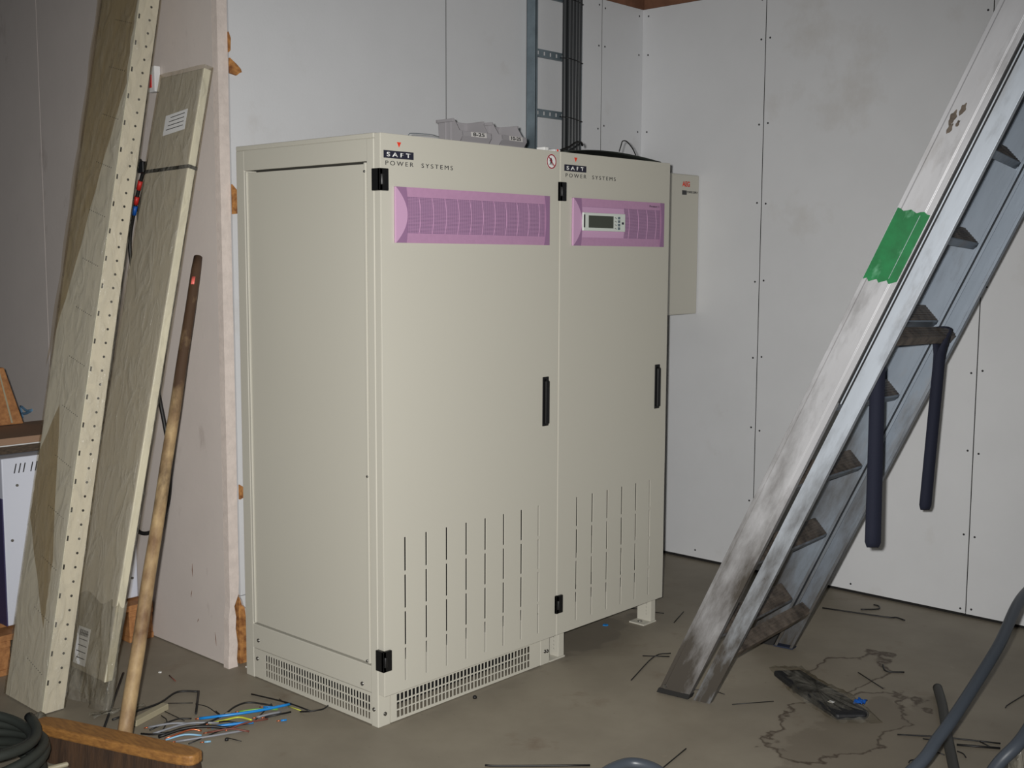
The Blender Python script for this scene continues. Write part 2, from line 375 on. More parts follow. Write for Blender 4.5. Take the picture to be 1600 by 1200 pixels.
# cracks and scuffs pressed into the board
for (y, z, l_, a) in ((.87, .085, .05, 1.45), (1.02, .22, .03, 1.9), (.98, .13, .02, 2.2), (1.01, .31, .05, 1.6)):
    c, s_ = math.cos(a)*l_/2, math.sin(a)*l_/2
    p.poly([(-.0056, y-c-.001, z-s_), (-.0056, y-.0015, z), (-.0056, y+c, z+s_), (-.0056, y+.0025, z)], (.001, 0, 0), 2)
struct(p.build('wall_left', [M['pink'], M['gyp'], M['wood_brown']]))
s = MB(); s.box(.042, .088, YB+.013, YB+.055, 0, .30); s.box(.042, .088, YB+.013, YB+.055, .30, 2.6)
struct(s.build('trim_1', M['osb'], bevel=.002))
# OSB shards sticking out of the open corner
o_ = MB()
struct(o_.poly([(.036, YB-.001, 2.100), (.062, YB-.001, 2.082), (.078, YB-.001, 2.068), (.082, YB-.001, 2.058), (.070, YB-.001, 2.052), (.062, YB-.001, 2.045), (.036, YB-.001, 2.050)], (0, -.010, 0)).build('trim_2', M['osb']))
o_ = MB(); struct(o_.poly([(.036, YB-.001, 1.682), (.058, YB-.001, 1.660), (.060, YB-.001, 1.585), (.036, YB-.001, 1.582)], (0, -.008, 0)).build('trim_6', M['osb']))
o_ = MB(); struct(o_.poly([(.040, YB-.001, .650), (.056, YB-.001, .640), (.064, YB-.001, .605), (.040, YB-.001, .598)], (0, -.008, 0)).build('trim_7', M['osb']))
o_ = MB(); struct(o_.poly([(.034, YB-.001, 2.185), (.042, YB-.001, 2.165), (.040, YB-.001, 2.125), (.034, YB-.001, 2.118)], (0, -.008, 0)).build('trim_8', M['osb']))
# timber plates along the top of both walls, rafters and roof boards above
t_ = MB(); t_.box(.038, XR+.1, YB+.004, YB+.10, HW+.002, HW+.075)
struct(t_.build('trim_3', M['wood_brown'], bevel=.003))
t_ = MB(); t_.box(XR+.004, XR+.1, -4.4, YB, HW+.002, HW+.075)
struct(t_.build('trim_4', M['wood_brown'], bevel=.003))
t_ = MB(); t_.box(XR-.03, XR+.05, YB-.03, YB+.05, HW+.077, 3.0)
for y in (-.5, .2, -1.3): t_.box(XR-.3, XR+.2, y-.03, y+.03, HW+.14, HW+.26)
for x in (1.9, 1.1, .4): t_.box(x-.03, x+.03, YB-.2, YB+.3, HW+.14, HW+.26)
struct(t_.build('trim_5', M['wood_pale']))
c_ = MB(); c_.box(-5, 3.2, -4.5, 4.5, 3.0, 3.05); struct(c_.build('ceiling', M['roof']))
c_ = MB(); c_.box(.04, 3.2, 1.6, 1.65, 2.5, 3.0); c_.box(3.15, 3.2, -4.5, 1.6, 2.5, 3.0); struct(c_.build('wall_loft', M['roof']))

# ================================================================ CABINETS
PAINT = M['paint']
def hinge(name, x, z, parent):
    h = MB(); h.box(x-.013, x+.022, -.040, -.030, z, z+.064); h.box(x-.013, x-.001, -.040, -.003, z, z+.064)
    h.cyl((x-.006, -.042, z+.016), (x-.006, -.042, z+.048), .006, 10)
    o = h.build(name, M['black'], parent, bevel=.002)
    return o
def handle(x, z, parent):
    h = MB(); h.box(x, x+.031, -.0335, -.0295, z, z+.170)
    o = h.build('handle', M['black'], parent, bevel=.003)
    g = MB(); g.poly([(x+.006, -.0335, z+.008), (x+.025, -.0335, z+.008), (x+.025, -.0335, z+.155), (x+.0155, -.0335, z+.163), (x+.006, -.0335, z+.155)], (0, -.010, 0))
    g.build('handle_grip', M['black'], o, bevel=.003)
def mauve(x0, x1, z0, z1, y, parent, ribs, lcd=False):
    """mauve grille panel: arc-shaped flush cap at the hinge side, sloping bands above and below a perforated window with curved ribs"""
    H = z1-z0; S_ = .046; N = 20
    arc = lambda v, s_=S_: s_*(1-(2*v-1)**2)
    b0, b1 = .17, .83; yo, yi = y-.0075, y-.002
    o = MB()
    o.poly([(x0, yo, z1), (x1, yo, z1), (x1, y, z1), (x0, y, z1)], (0, 0, -.0004))
    o.poly([(x0+.02, yo, z0), (x1, yo, z0), (x1, yi, z0+H*b0), (x0+.02, yi, z0+H*b0)], (0, .0005, 0))
    o.poly([(x0+.02, yo, z1), (x1, yo, z1), (x1, yi, z0+H*b1), (x0+.02, yi, z0+H*b1)], (0, .0005, 0))
    o.box(x0, x1, yi+.0006, y+.0004, z0, z1)
    o = o.build('grille_panel', M['pinkpanel'], parent)
    cp = MB(); cp.poly([(x0, yo-.0006, z0)]+[(x0+arc(i/N), yo-.0006, z0+H*i/N) for i in range(1, N)]+[(x0, yo-.0006, z1)], (0, .0075, 0))
    cp.build('end_cap', M['pinkcap'], o)
    # darker crescents next to the cap and at the far end
    st = MB()
    L = [(x0+.001+arc(i/N), yo-.0003, z0+H*i/N) for i in range(N+1)]; R = [(x0+.042+.006*(1-(2*i/N-1)**2), yo-.0003, z0+H*i/N) for i in range(N+1)]
    st.poly(L+R[::-1], (0, .001, 0)); st.build('end_strip', M['pinkshade'], o)
    st = MB()
    L = [(x1-.028+.010*(1-(2*i/N-1)**2), yo-.0003, z0+H*i/N) for i in range(N+1)]; R = [(x1, yo-.0003, z0+H*i/N) for i in range(N+1)]
    st.poly(L+R[::-1], (0, .001, 0)); st.build('end_strip', M['pinkshade'], o)
    xa, xb = x0+.046, x1-.020
    gr = MB(); gr.box(xa-.004, xb, yi-.0004, yi+.0006, z0+H*b0, z0+H*b1); gr.build('perforated_mesh', M['mesh'], o)
    rb = MB()
    for k in range(1, ribs+1):
        xx = xa+(xb-xa)*k/(ribs+.5)
        if lcd and xx < x0+.30: continue
        pts = [(xx-.004+.007*(1-(2*i/10-1)**2), yi-.0006, z0+H*(b0+(b1-b0)*i/10)) for i in range(11)]
        rb.tube(pts, .0011, 5)
    rb.each('rib', M['pinkpanel'], o)
    return o
# perforated look of the mauve mesh: fine dark dots
mm = mat('mauve_perforated', (158, 112, 152), .6); nt2 = mm.node_tree; bb = nt2.nodes['Principled BSDF']
tc = nt2.nodes.new('ShaderNodeTexCoord'); vo = nt2.nodes.new('ShaderNodeTexVoronoi'); vo.inputs['Scale'].default_value = 240; vo.inputs['Randomness'].default_value = 0
nt2.links.new(tc.outputs['Object'], vo.inputs['Vector']); rr = nt2.nodes.new('ShaderNodeValToRGB'); nt2.links.new(vo.outputs['Distance'], rr.inputs[0])
rr.color_ramp.elements[0].position = .30; rr.color_ramp.elements[0].color = (*lin((92, 74, 100)), 1); rr.color_ramp.elements[1].position = .42; rr.color_ramp.elements[1].color = (*lin((172, 132, 166)), 1)
nt2.links.new(rr.outputs[0], bb.inputs['Base Color']); M['mesh'] = mm

def logo(x, z, wr, wt, parent, y=-.0302):
    """red triangle, dark bar with white letters, wide-set line below"""
    g = MB(); g.poly([(x+wr*.44, y, z+.048), (x+wr*.58, y, z+.048), (x+wr*.51, y, z+.033)], (0, -.0006, 0)); g.build('triangle_mark', M['red'], parent)
    g = MB(); g.box(x, x+wr, y-.0006, y, z, z+.022); br = g.build('logo_bar', M['logo'], parent)
    text('lettering', 'S A F T', M['white'], wr*.80, .0130, br, front(x+wr*.10, z+.0045, y-.0007), bold=.02)
    text('lettering', 'POWER  SYSTEMS', M['ink'], wt, .0128, parent, front(x+.007, z-.0205, y), spacing=1.45)

def cabinet(x0, x1, nslots, sx0, mx0, mx1, label, grille):
    W = x1-x0; D = .692; root = empty('power_cabinet', (x0, 0, 0)); base = root
    loc = lambda ob: ob
    def P(o): o.location = (-x0, 0, 0); return o
    fr = MB()
    t = .045
    # corner posts
    for (a, b) in ((x0, x0+.012), (x1-.012, x1)):
        pass
    z0 = 0 if grille else .105
    for xa, xb in ((x0, x0+.05), (x1-.05, x1)):
        for ya, yb in ((0, .032), (D-.045, D)):
            fr.box(xa, xb, ya, yb, z0, 1.7848)
    # top, back, inner side rails
    fr.box(x0, x1, 0, D, 1.785, 1.8); fr.box(x0+.0007, x1-.0007, .0007, D-.0007, 1.719, 1.7855)
    fr.box(x0+.01, x1-.01, D-.01, D-.0012, .192, 1.715)
    fr.box(x0+.0006, x1-.0006, .0006, D-.0006, .105, .190)
    if grille:
        pass
    frame = P(fr.build('frame', PAINT, root, bevel=.0025))
    # side panels, recessed between the posts, with folded edge strips
    for xa, sgn in ((x0, 1), (x1, -1)):
        sp = MB(); q = lambda d: (min(xa+sgn*.004, xa+sgn*(.004+d)), max(xa+sgn*.004, xa+sgn*(.004+d)))
        a, b_ = q(.012); sp.box(a, b_, .046, .632, .196, 1.712)
        e0, e1 = sorted((xa-sgn*.001, xa+sgn*.010)); sp.box(e0, e1, .036, .045, .196, 1.716); sp.box(e0, e1, .6335, .643, .196, 1.716)
        pan = P(sp.build('side_panel', PAINT, root, bevel=.0015))
        if sgn == 1:
            g = MB(); g.cyl((xa+.006, .050, .202), (xa-.002, .050, .202), .004, 8); g.cyl((xa+.004, .040, .78), (xa-.003, .040, .78), .004, 8)
            g.cyl((xa+.004, .040, 1.69), (xa-.003, .040, 1.69), .004, 8); [P(o) for o in g.each('screw', M['screw'], root)]
    # near-black block added so the slots show the darkness of the inside
    i_ = MB(); i_.box(x0+.055, x1-.055, .06, .62, .20, 1.70); inn = P(i_.build('inner_dark_fill', M['dark'], root))
    g = MB()
    for k in range(7):
        xx = sx0+.02+k*.088; g.box(xx, xx+.035, .045, .06, .20+.03*(k % 3), .30+.05*((k*5) % 4))
    [P(o) for o in g.each('inner_rail', M['paint_in'], root)]
    # door with ventilation slots
    holes = []
    segs = [(.5895, .4845), (.4720, .3680), (.3560, .2520), (.2410, .1380)]
    for k in range(nslots):
        sx = sx0+.0885*k
        for a, b_ in segs: holes.append((sx-.003, sx+.003, b_, a))
    d = MB(); plate(d, x0+.001, x1-.003, .107, 1.798, -.030, -.0275, holes)
    d.box(x0+.001, x0+.003, -.0275, -.003, .107, 1.798); d.box(x1-.005, x1-.003, -.0275, -.003, .107, 1.798)
    d.box(x0+.003, x1-.005, -.0275, -.003, 1.796, 1.798); d.box(x0+.003, x1-.005, -.0275, -.003, .107, .109)
    door = P(d.build('door', PAINT, root, bevel=.0012))
    for z in (1.632, .188): hinge('hinge', x0+.001, z, door)
    handle(x1-.084 if grille else x1-.081, .865, door)
    mauve(mx0, mx1, 1.482, 1.646, -.0302, door, 11 if grille else 8, not grille)
    if grille: logo(x0+.012, 1.727, .118, .275, door)
    else: logo(x0+.020, 1.735, .119, .280, door)
    tag(root, label, 'electrical cabinet')
    return root, door, P
cab1, door1, P1 = cabinet(0.0, .806, 8, .088, .052, .745, 'larger beige power cabinet at left with mesh plinth, plain mauve grille and eight slot columns', True)
# plinth with its mesh grilles, screws
def plinth(parent):
    holes = []; n = 0
    y = .036
    ys_ = [.040+.0140*i for i in range(39)]
    for i, yy in enumerate(ys_):
        for k in range(3): holes.append((yy, yy+.0100, .018+.0265*k, .018+.0265*k+.0225))
    s = MB(); plate(s, .032, D_-.045, .004, .104, .0015, .004, holes, axis='x'); s.build('side_grille', PAINT, parent)
    holes = []
    for i in range(38):
        xx = .076+.0165*i
        for k in range(3): holes.append((xx, xx+.0125, .012+.0265*k, .012+.0265*k+.0225))
    s = MB(); plate(s, .0505, .755, .003, .104, -.0005, .002, holes); s.build('front_grille', PAINT, parent)
    g = MB()
    for c, n in (((.0, .625, .071), 'x'), ((.0, .018, .056), 'x'), ((.0, .617, .137), 'x'), ((.0, .073, .124), 'x'), ((.027, 0, .039), 'y'), ((.779, 0, .048), 'y'), ((.792, 0, .046), 'y')):
        a = Vector(c); dd = Vector((1, 0, 0)) if n == 'x' else Vector((0, 1, 0)); g.cyl(a-dd*.003, a+dd*.004, .0065, 10); g.cyl(a-dd*.005, a-dd*.003, .0035, 8)
    g.each('plinth_screw', M['screw'], parent)
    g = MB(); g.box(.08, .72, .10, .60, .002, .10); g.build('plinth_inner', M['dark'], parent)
D_ = .692
pl_ = empty('plinth'); pl_.parent = cab1; plinth(pl_)
# round no-open-flame pictogram
def ring(mb, c, ra, rb, y, t, n=40, mi=0):
    V = []
    for i in range(n):
        a = 2*math.pi*i/n; V.append([mb.bm.verts.new((c[0]+r*math.cos(a), yy, c[1]+r*math.sin(a))) for r, yy in ((ra, y), (rb, y), (rb, y-t), (ra, y-t))])
    for i in range(n):
        A, B = V[i], V[(i+1) % n]
        for k in range(4): mb.bm.faces.new((A[k], B[k], B[(k+1) % 4], A[(k+1) % 4])).material_index = mi
cx_, cz_ = .7605, 1.762
g = MB(); g.poly([(cx_+.025*math.cos(2*math.pi*i/40), -.0302, cz_+.025*math.sin(2*math.pi*i/40)) for i in range(40)], (0, -.0004, 0)); sg = g.build('warning_sticker', M['white'], door1)
g = MB(); ring(g, (cx_, cz_), .0205, .0245, -.0306, .0004)
g.poly([(cx_-.0155, -.0307, cz_+.0135), (cx_-.0125, -.0307, cz_+.0160), (cx_+.0155, -.0307, cz_-.0135), (cx_+.0125, -.0307, cz_-.0160)], (0, -.0005, 0)); g.build('sticker_ring', M['signred'], sg)
g = MB()
g.poly([(cx_+a, -.0306, cz_+b_) for a, b_ in ((-.006, .010), (-.003, .013), (.0, .010), (.003, .004), (.006, .001), (.002, .001), (.0, -.003), (.005, -.013), (.002, -.013), (-.003, -.005), (-.008, -.012), (-.011, -.011), (-.006, -.003), (-.007, .003), (-.012, -.001))], (0, -.0003, 0))
g.build('sticker_figure', M['ink'], sg)

cab2, door2, P2 = cabinet(.808, 1.457, 6, .915, .871, 1.410, 'narrower beige power cabinet at right on short legs, with small screen in its mauve grille', False)
# display unit
u = MB(); u.box(.9175, 1.1585, -.0445, -.034, 1.534, 1.5975); unit = u.build('display_unit', M['lcdframe'], door2, bevel=.002)
u = MB(); u.box(.946, 1.087, -.0452, -.044, 1.545, 1.5875); u.build('screen', M['lcd'], unit)
for k in range(4):
    u = MB(); u.box(1.113, 1.125, -.0462, -.044, 1.578-.0125*k, 1.587-.0125*k); u.build('key', M['galv'], unit)
u = MB(); u.box(1.137, 1.147, -.0462, -.044, 1.560, 1.568); u.build('key', M['logo'], unit)
u = MB(); u.box(.919, .927, -.0448, -.044, 1.545, 1.590)
for k in range(4): u.poly([(1.096, -.0448, 1.585-.0125*k), (1.106, -.0448, 1.581-.0125*k), (1.106, -.0448, 1.579-.0125*k), (1.096, -.0448, 1.583-.0125*k)], (0, .001, 0))
u.build('printed_mark', M['ink'], unit)
u = MB()
u.poly([(.9175, -.034, 1.511), (1.162, -.034, 1.511), (1.168, -.034, 1.545), (1.168, -.034, 1.585), (1.162, -.034, 1.617), (.9175, -.034, 1.617)], (0, .0025, 0)); u.build('display_surround', M['pinkcap'], door2)
text('lettering', 'Protect 1', M['logo'], .060, .0075, door2, Matrix(((1, 0, 0, 1.315), (0, 0, -1, -.0372), (0, 1, 0, 1.628), (0, 0, 0, 1))))
# feet of the right cabinet
def foot(x0, y0, parent, plate_dir=-1):
    holes = [(y0+.020, y0+.0245, z, z+.005) for z in (.030, .044, .058, .072, .086)]
    m_ = MB(); plate(m_, y0, y0+.065, .006, .104, x0, x0+.003, holes, axis='x'); m_.box(x0+.003, x0+.032, y0, y0+.003, .006, .104); m_.box(x0+.029, x0+.032, y0+.003, y0+.065, .006, .104)
    m_.box(x0-.050, x0+.034, y0-.004, y0+.068, .0, .006); o = m_.build('foot', PAINT, parent, bevel=.001)
    g = MB(); g.cyl((x0+.031, y0+.02, .055), (x0+.038, y0+.02, .055), .006, 10); g.cyl((x0-.022, y0+.035, .005), (x0-.022, y0+.035, .0085), .010, 10)
    g.each('foot_bolt', M['screw'], o); return o
for (fx, fy) in ((.858, .004), (1.424, .004), (.858, .60), (1.424, .60)): foot(fx, fy, cab2)
# lettering and trims above were placed in world numbers; shift every child of the right cabinet with its own base
def rebase(root):
    off = root.location.copy()
    for ch in root.children:
        ch.location = Vector((0, 0, 0)) - off
for r_ in (cab1, cab2): rebase(r_)

# ================================================================ WALL CABINET (in the corner)
wc = empty('wall_cabinet', (2.0, .45, 1.18))
m_ = MB(); m_.box(-.06, .358, .002, .325, 0, .64); m_.build('body', PAINT, wc, bevel=.003)
m_ = MB(); m_.box(-.06, .360, -.012, .0005, .001, .641); dr = m_.build('door', PAINT, wc, bevel=.006)
text('lettering', 'AEG', M['red'], .060, .024, dr, front(.222, .585, -.0125), bold=.03)
m_ = MB(); m_.box(.222, .258, -.0126, -.012, .548, .568); m_.build('logo_bar', M['ink'], dr)
text('lettering', 'POWER SUPPLY', M['ink'], .085, .010, dr, front(.262, .556, -.0125))
tag(wc, 'small beige wall cabinet with red lettering, in the room corner behind the right cabinet', 'wall cabinet')

# ================================================================ CABLE LADDER AND CABLES
tr = empty('cable_tray', (1.53, .722, .25))
for x in (0, .298):
    m_ = MB(); H_ = 2.74
    m_.box(x, x+.002, 0, .053, 0, H_); m_.box(x, x+.012, 0, .002, 0, H_); m_.box(x, x+.012, .051, .053, 0, H_)
    m_.build('side_rail', M['galv'], tr)
for k in range(11):
    z = .29+.25*k-.25; 
    if z < .02: z = .04
    m_ = MB(); plate(m_, .003, .297, z, z+.032, .002, .004, [(.012+.040*i, .024+.040*i, z+.008, z+.024) for i in range(7)]); m_.box(.003, .297, .004, .018, z, z+.002); m_.box(.003, .297, .004, .018, z+.03, z+.032)
    m_.build('rung', M['galv'], tr)
tag(tr, 'galvanised vertical cable ladder with slotted rungs fixed to the back wall', 'cable tray')
xs_ = [1.700+.0215*i for i in range(5)]
k = 0
for row, y in ((0, .704), (1, .685)):
    for i, x in enumerate(xs_[:5-row]):
        xx = x+row*.0105
        pts = chain([(xx, y, .25)]+[(xx+random.uniform(-.0012, .0012), y+random.uniform(-.001, .001), z) for z in (.8, 1.3, 1.8, 2.05, 2.3, 2.6)]+[(xx, y, 2.97)], 3)
        m_ = MB(); m_.tube(pts, .0106, 8); c = m_.build('power_cable', M['bundle'])
        tag(c, 'black cable of the thick bundle tied to the right side of the cable ladder', 'cable', 'black cables bundled on the cable ladder')
for z in (2.30, 2.05, 1.8, 2.55):
    m_ = MB(); m_.tube([(1.688, .720, z), (1.686, .690, z-.004), (1.696, .674, z-.006), (1.740, .672, z-.010), (1.788, .676, z-.016), (1.797, .700, z-.016), (1.797, .722, z-.014)], .0022, 6)
    tag(m_.build('cable_tie', M['black']), 'black tie around the cable bundle on the wall, at the %s' % {2.30: 'upper visible rung', 2.05: 'lower visible rung', 1.8: 'height of the cabinet tops', 2.55: 'top of the picture'}[z], 'cable tie')

# ================================================================ STORAGE BINS ON THE LEFT CABINET
def bin_(x, y, w_, d_, rz, lab, txt):
    root = empty('storage_bin', (x, y, 1.8)); root.rotation_euler = (0, 0, rz); h = .098; t = .0025
    prof = [(0, .004), (d_, .004), (d_+.006, h), (.040, h), (.014, .060), (-.004, .056), (-.006, .040), (.006, .024)]
    m_ = MB()
    for xx in (0, w_-t): m_.poly([(xx, a, b_) for a, b_ in prof], (t, 0, 0))
    m_.box(0, w_, 0.004, d_, .0, .004)
    m_.poly([(0, d_-t, 0), (0, d_, 0), (0, d_+.006, h), (0, d_+.006-t, h)], (w_, 0, 0))
    m_.poly([(0, .006, .004), (0, .010, .004), (0, .010, .026), (0, -.002, .041), (0, -.006, .040), (0, .006, .024)], (w_, 0, 0))
    m_.poly([(0, -.006, .040), (0, -.002, .040), (0, .0, .056), (0, -.004, .056)], (w_, 0, 0))
    m_.build('body', M['grey'], root, bevel=.0008)
    r_ = MB()
    for yy in (.052, .078): r_.box(-.004, 0, yy, yy+.005, .0, h-.008); r_.box(w_, w_+.004, yy, yy+.005, .0, h-.008)
    r_.box(-.007, .0, .038, d_+.006, h-.008, h+.002); r_.box(w_, w_+.007, .038, d_+.006, h-.008, h+.002); r_.box(-.007, w_+.007, d_+.003, d_+.010, h-.008, h+.002)
    r_.build('rim', M['grey'], root, bevel=.0008)
    l_ = MB(); l_.poly([(w_*.28, -.0066, .0395), (w_*.82, -.0066, .0395), (w_*.82, -.0048, .0555), (w_*.28, -.0048, .0555)], (0, .0012, 0)); lb = l_.build('label_strip', M['tape'], root)
    text('lettering', txt, M['ink'], w_*.40, .012, lb, Matrix(((1, 0, 0, w_*.34), (0, .11, -.99, -.0068), (0, .99, .11, .0420), (0, 0, 0, 1))), bold=.02)
    tag(root, lab, 'storage bin'); return root
bin_(.515, .150, .130, .115, math.radians(-3), 'grey plastic storage bin marked 8-25 on the left cabinet top, left of its pair', '8-25')
bin_(.690, .135, .135, .115, math.radians(4), 'grey plastic storage bin marked 10-25 beside the cable ladder, right of its pair', '10-25')
m_ = MB(); m_.tube(chain([(.315, .2, 1.802), (.322, .2, 1.832), (.345, .2, 1.838), (.42, .2, 1.840), (.50, .245, 1.842)], 4), .0012, 5)
tag(m_.build('bent_wire', M['galv']), 'thin grey wire bracket standing on the left cabinet, left of the bins', 'wire')
m_ = MB(); m_.box(.752, .775, -.005, .03, 1.8, 1.812); tag(m_.build('plastic_connector', M['white'], bevel=.002), 'tiny white connector block at the foot of the right storage bin', 'connector')
m_ = MB(); m_.box(.800, .830, -.01, .02, 1.8, 1.807); m_.box(.812, .820, -.011, .021, 1.7995, 1.8075, 1); tag(m_.build('paper_scrap', [M['paper'], M['red']], bevel=.001), 'tiny white and red scrap on the seam between the cabinets', 'scrap')
# bowed dark sheet and cable ends on the right cabinet
m_ = MB()
m_.grid(lambda u, v: (.870+.57*u, .0+.30*v+.02*math.sin(u*3), 1.803+.028*max(0, math.sin(math.pi*min(1, u*1.02)))**.8*(.75+.25*math.sin(math.pi*v))), 20, 8)
o = m_.build('plastic_sheet', M['coilm'], solid=.003); tag(o, 'bowed dark green grey sheet lying on top of the right cabinet', 'sheet')
m_ = MB(); m_.tube(chain([(.84, .0, 1.806), (.90, .01, 1.822), (.95, .02, 1.842), (.99, .03, 1.846), (1.01, .04, 1.838)], 4), .004, 8)
tag(m_.build('cable_end', M['wireblack']), 'short black cable end arching over the left of the right cabinet top', 'cable')
m_ = MB(); m_.tube(chain([(1.20, .02, 1.828), (1.225, .03, 1.855), (1.26, .05, 1.872), (1.285, .05, 1.872), (1.32, .05, 1.850), (1.355, .06, 1.828)], 4), .0022, 6)
tag(m_.build('cable_loop', M['wireblack']), 'thin black wire loop rising above the right cabinet top', 'cable')
# ================================================================ LADDER
M['bluefoot'] = mat('dark_blue_foot_pad', (16, 28, 52), .6)
az, lean, rol = math.radians(83.79), math.radians(24.08), math.radians(2.64)
rr_ = Vector((math.sin(az), math.cos(az), 0)); mm_ = Vector((math.cos(az), -math.sin(az), 0)); Z_ = Vector((0, 0, 1))
v_ = Z_*math.cos(lean)+mm_*math.sin(lean); n_ = mm_*math.cos(lean)-Z_*math.sin(lean)
va = v_*math.cos(rol)+rr_*math.sin(rol); ra = rr_*math.cos(rol)-v_*math.sin(rol)
LAD = empty('extension_ladder')
LAD.matrix_world = Matrix(((ra.x, n_.x, va.x, .8268), (ra.y, n_.y, va.y, -.4557), (ra.z, n_.z, va.z, .004), (0, 0, 0, 1)))
LW = .70; LTOP = 2.95
def cut(b, c): return (-(b*ra.z+c*n_.z))/va.z + .002       # ladder length at which a fibre of the rail meets the floor
def rail(name, prof, m, top=LTOP, start=None):
    mb = MB(); A = [mb.bm.verts.new((b_, c, (cut(b_, c) if start is None else start))) for b_, c in prof]; B = [mb.bm.verts.new((b_, c, top)) for b_, c in prof]
    n = len(A); mb.bm.faces.new(A); mb.bm.faces.new(B[::-1])
    for i in range(n): mb.bm.faces.new((A[i], B[i], B[(i+1) % n], A[(i+1) % n]))
    return mb.build(name, m, LAD, bevel=.0008)
def cprof(b0, b1, c0, c1, t=.003, lip=.010, side=1, rib=True):
    """C channel with its web at b0, flanges towards b1, small lips; shallow ribs pressed in the web"""
    o = [(b0, c0), (b0, c1), (b1, c1), (b1, c1-lip), (b1-side*t, c1-lip), (b1-side*t, c1-t), (b0+side*t, c1-t), (b0+side*t, c0+t), (b1-side*t, c0+t), (b1-side*t, c0+lip), (b1, c0+lip), (b1, c0)]
    if rib:
        w_ = c1-c0; e = side*.0018
        o = [(b0+e, c0), (b0+e, c0+.012), (b0, c0+.0145), (b0, c1-.020), (b0+e, c1-.0175), (b0+e, c1)]+o[2:]
    return o
rail('lower_section_rail', cprof(0, .028, 0, .0998), M['alu'])
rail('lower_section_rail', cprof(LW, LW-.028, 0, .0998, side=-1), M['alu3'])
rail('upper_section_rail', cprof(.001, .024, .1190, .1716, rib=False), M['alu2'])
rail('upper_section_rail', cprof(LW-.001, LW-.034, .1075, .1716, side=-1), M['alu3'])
# guide strips in the gap between the two sections
rail('guide_strip', [(.010, .1005), (.016, .1005), (.016, .1185), (.010, .1185)], M['black'], LTOP, 1.15)
rail('guide_strip', [(.006, .1080), (.009, .1080), (.009, .1120), (.006, .1120)], M['alu2'], LTOP, 1.15)
rail('guide_strip', [(LW-.012, .1005), (LW-.006, .1005), (LW-.006, .1068), (LW-.012, .1068)], M['black'])
for k in range(10):
    a = .285+.2871*k
    if a > 2.9: break
    R_ = Matrix.Translation((0, .054, a)) @ Matrix.Rotation(-lean, 4, 'X')
    mb = MB(); mb.box(.004, LW-.004, -.036, .0385, -.010, -.004, 0, R_); mb.box(.004, LW-.004, .033, .040, -.030, -.0035, 1, R_); mb.box(.004, LW-.004, -.038, -.034, -.030, -.006, 0, R_)
    for q in range(7): mb.box(.005, LW-.005, -.034+.010*q, -.031+.010*q, -.0045, -.0025, 0, R_)
    mb.build('tread', [M['tread'], M['alu3']], LAD, bevel=.001)
for a in (.262, 1.392):
    R_ = Matrix.Translation((0, .140, a)) @ Matrix.Rotation(-lean*.6, 4, 'X')
    mb = MB(); mb.box(.022, LW-.012, -.024, .026, -.016, .014, 0, R_)
    for q in range(4): mb.box(.022, LW-.012, -.018+.011*q, -.015+.011*q, .014, .0155, 0, R_)
    mb.build('upper_section_rung', M['tread'], LAD, bevel=.003)
# rubber feet and rivets
for (b0, b1, c0, c1) in ((-.003, .031, -.003, .103), (LW-.031, LW+.003, -.003, .103)):
    mb = MB(); pr = [(b0, c0), (b1, c0), (b1, c1), (b0, c1)]
    A = [mb.bm.verts.new((x, c, cut(x, c)-.002)) for x, c in pr]; B = [mb.bm.verts.new((x, c, cut(x, c)+(.016 if b0 < .1 else .05))) for x, c in pr]
    mb.bm.faces.new(A); mb.bm.faces.new(B[::-1])
    for i in range(4): mb.bm.faces.new((A[i], B[i], B[(i+1) % 4], A[(i+1) % 4]))
    ft = mb.build('rubber_foot', M['rubber'], LAD, bevel=.002)
    if b0 < .1:
        mb = MB(); mb.cyl((-.006, .014, .035), (.002, .014, .035), .006, 10); mb.build('rivet', M['screw'], LAD)
mb = MB(); pr = [(LW-.034, .106), (LW+.002, .106), (LW+.002, .174), (LW-.034, .174)]
A = [mb.bm.verts.new((x, c, cut(x, c)-.002)) for x, c in pr]; B = [mb.bm.verts.new((x, c, cut(x, c)+.004)) for x, c in pr]
mb.bm.faces.new(A); mb.bm.faces.new(B[::-1])
for i in range(4): mb.bm.faces.new((A[i], B[i], B[(i+1) % 4], A[(i+1) % 4]))
mb.build('rubber_foot', M['bluefoot'], LAD)
# green painted band on the near rail
gp = MB()
L_ = [(1.512+.006*math.sin(i*2.1), .003+.0945*i/10) for i in range(11)]; T_ = [(1.735+.022*i/10+.004*math.sin(i*1.7+1), .003+.0945*i/10) for i in range(11)]
lo = [(-.0009, c, a+.030*(c/.1)) for a, c in L_]; hi = [(-.0009, c, a) for a, c in T_]
for i in range(10):
    z_ = [gp.bm.verts.new(p) for p in (lo[i], lo[i+1], hi[i+1], hi[i])]; gp.bm.faces.new(z_)
bmesh.ops.remove_doubles(gp.bm, verts=gp.bm.verts, dist=1e-5)
gp.build('painted_band', M['green'], LAD, solid=.0012)
sc_ = MB(); sc_.box(-.0018, -.0009, .0715, .0728, 1.545, 1.742); sc_.build('scratch', M['alu2'], LAD)
sm = MB()
for q, (c, a, s1) in enumerate(((.030, 2.02, .012), (.045, 2.05, .010), (.036, 1.99, .009), (.050, 2.01, .006))):
    sm.poly([(-.0002, c+.7*s1*math.cos(t)*(1+.22*math.sin(5*t+q)), a+1.7*s1*math.sin(t)*(1+.2*math.cos(4*t+q))) for t in [2*math.pi*i/22 for i in range(22)]], (-.0006, 0, 0))
sm.build('dirt_smear', M['tread'], LAD)
tag(LAD, 'long two section aluminium ladder with a green painted band, leaning at right', 'ladder')

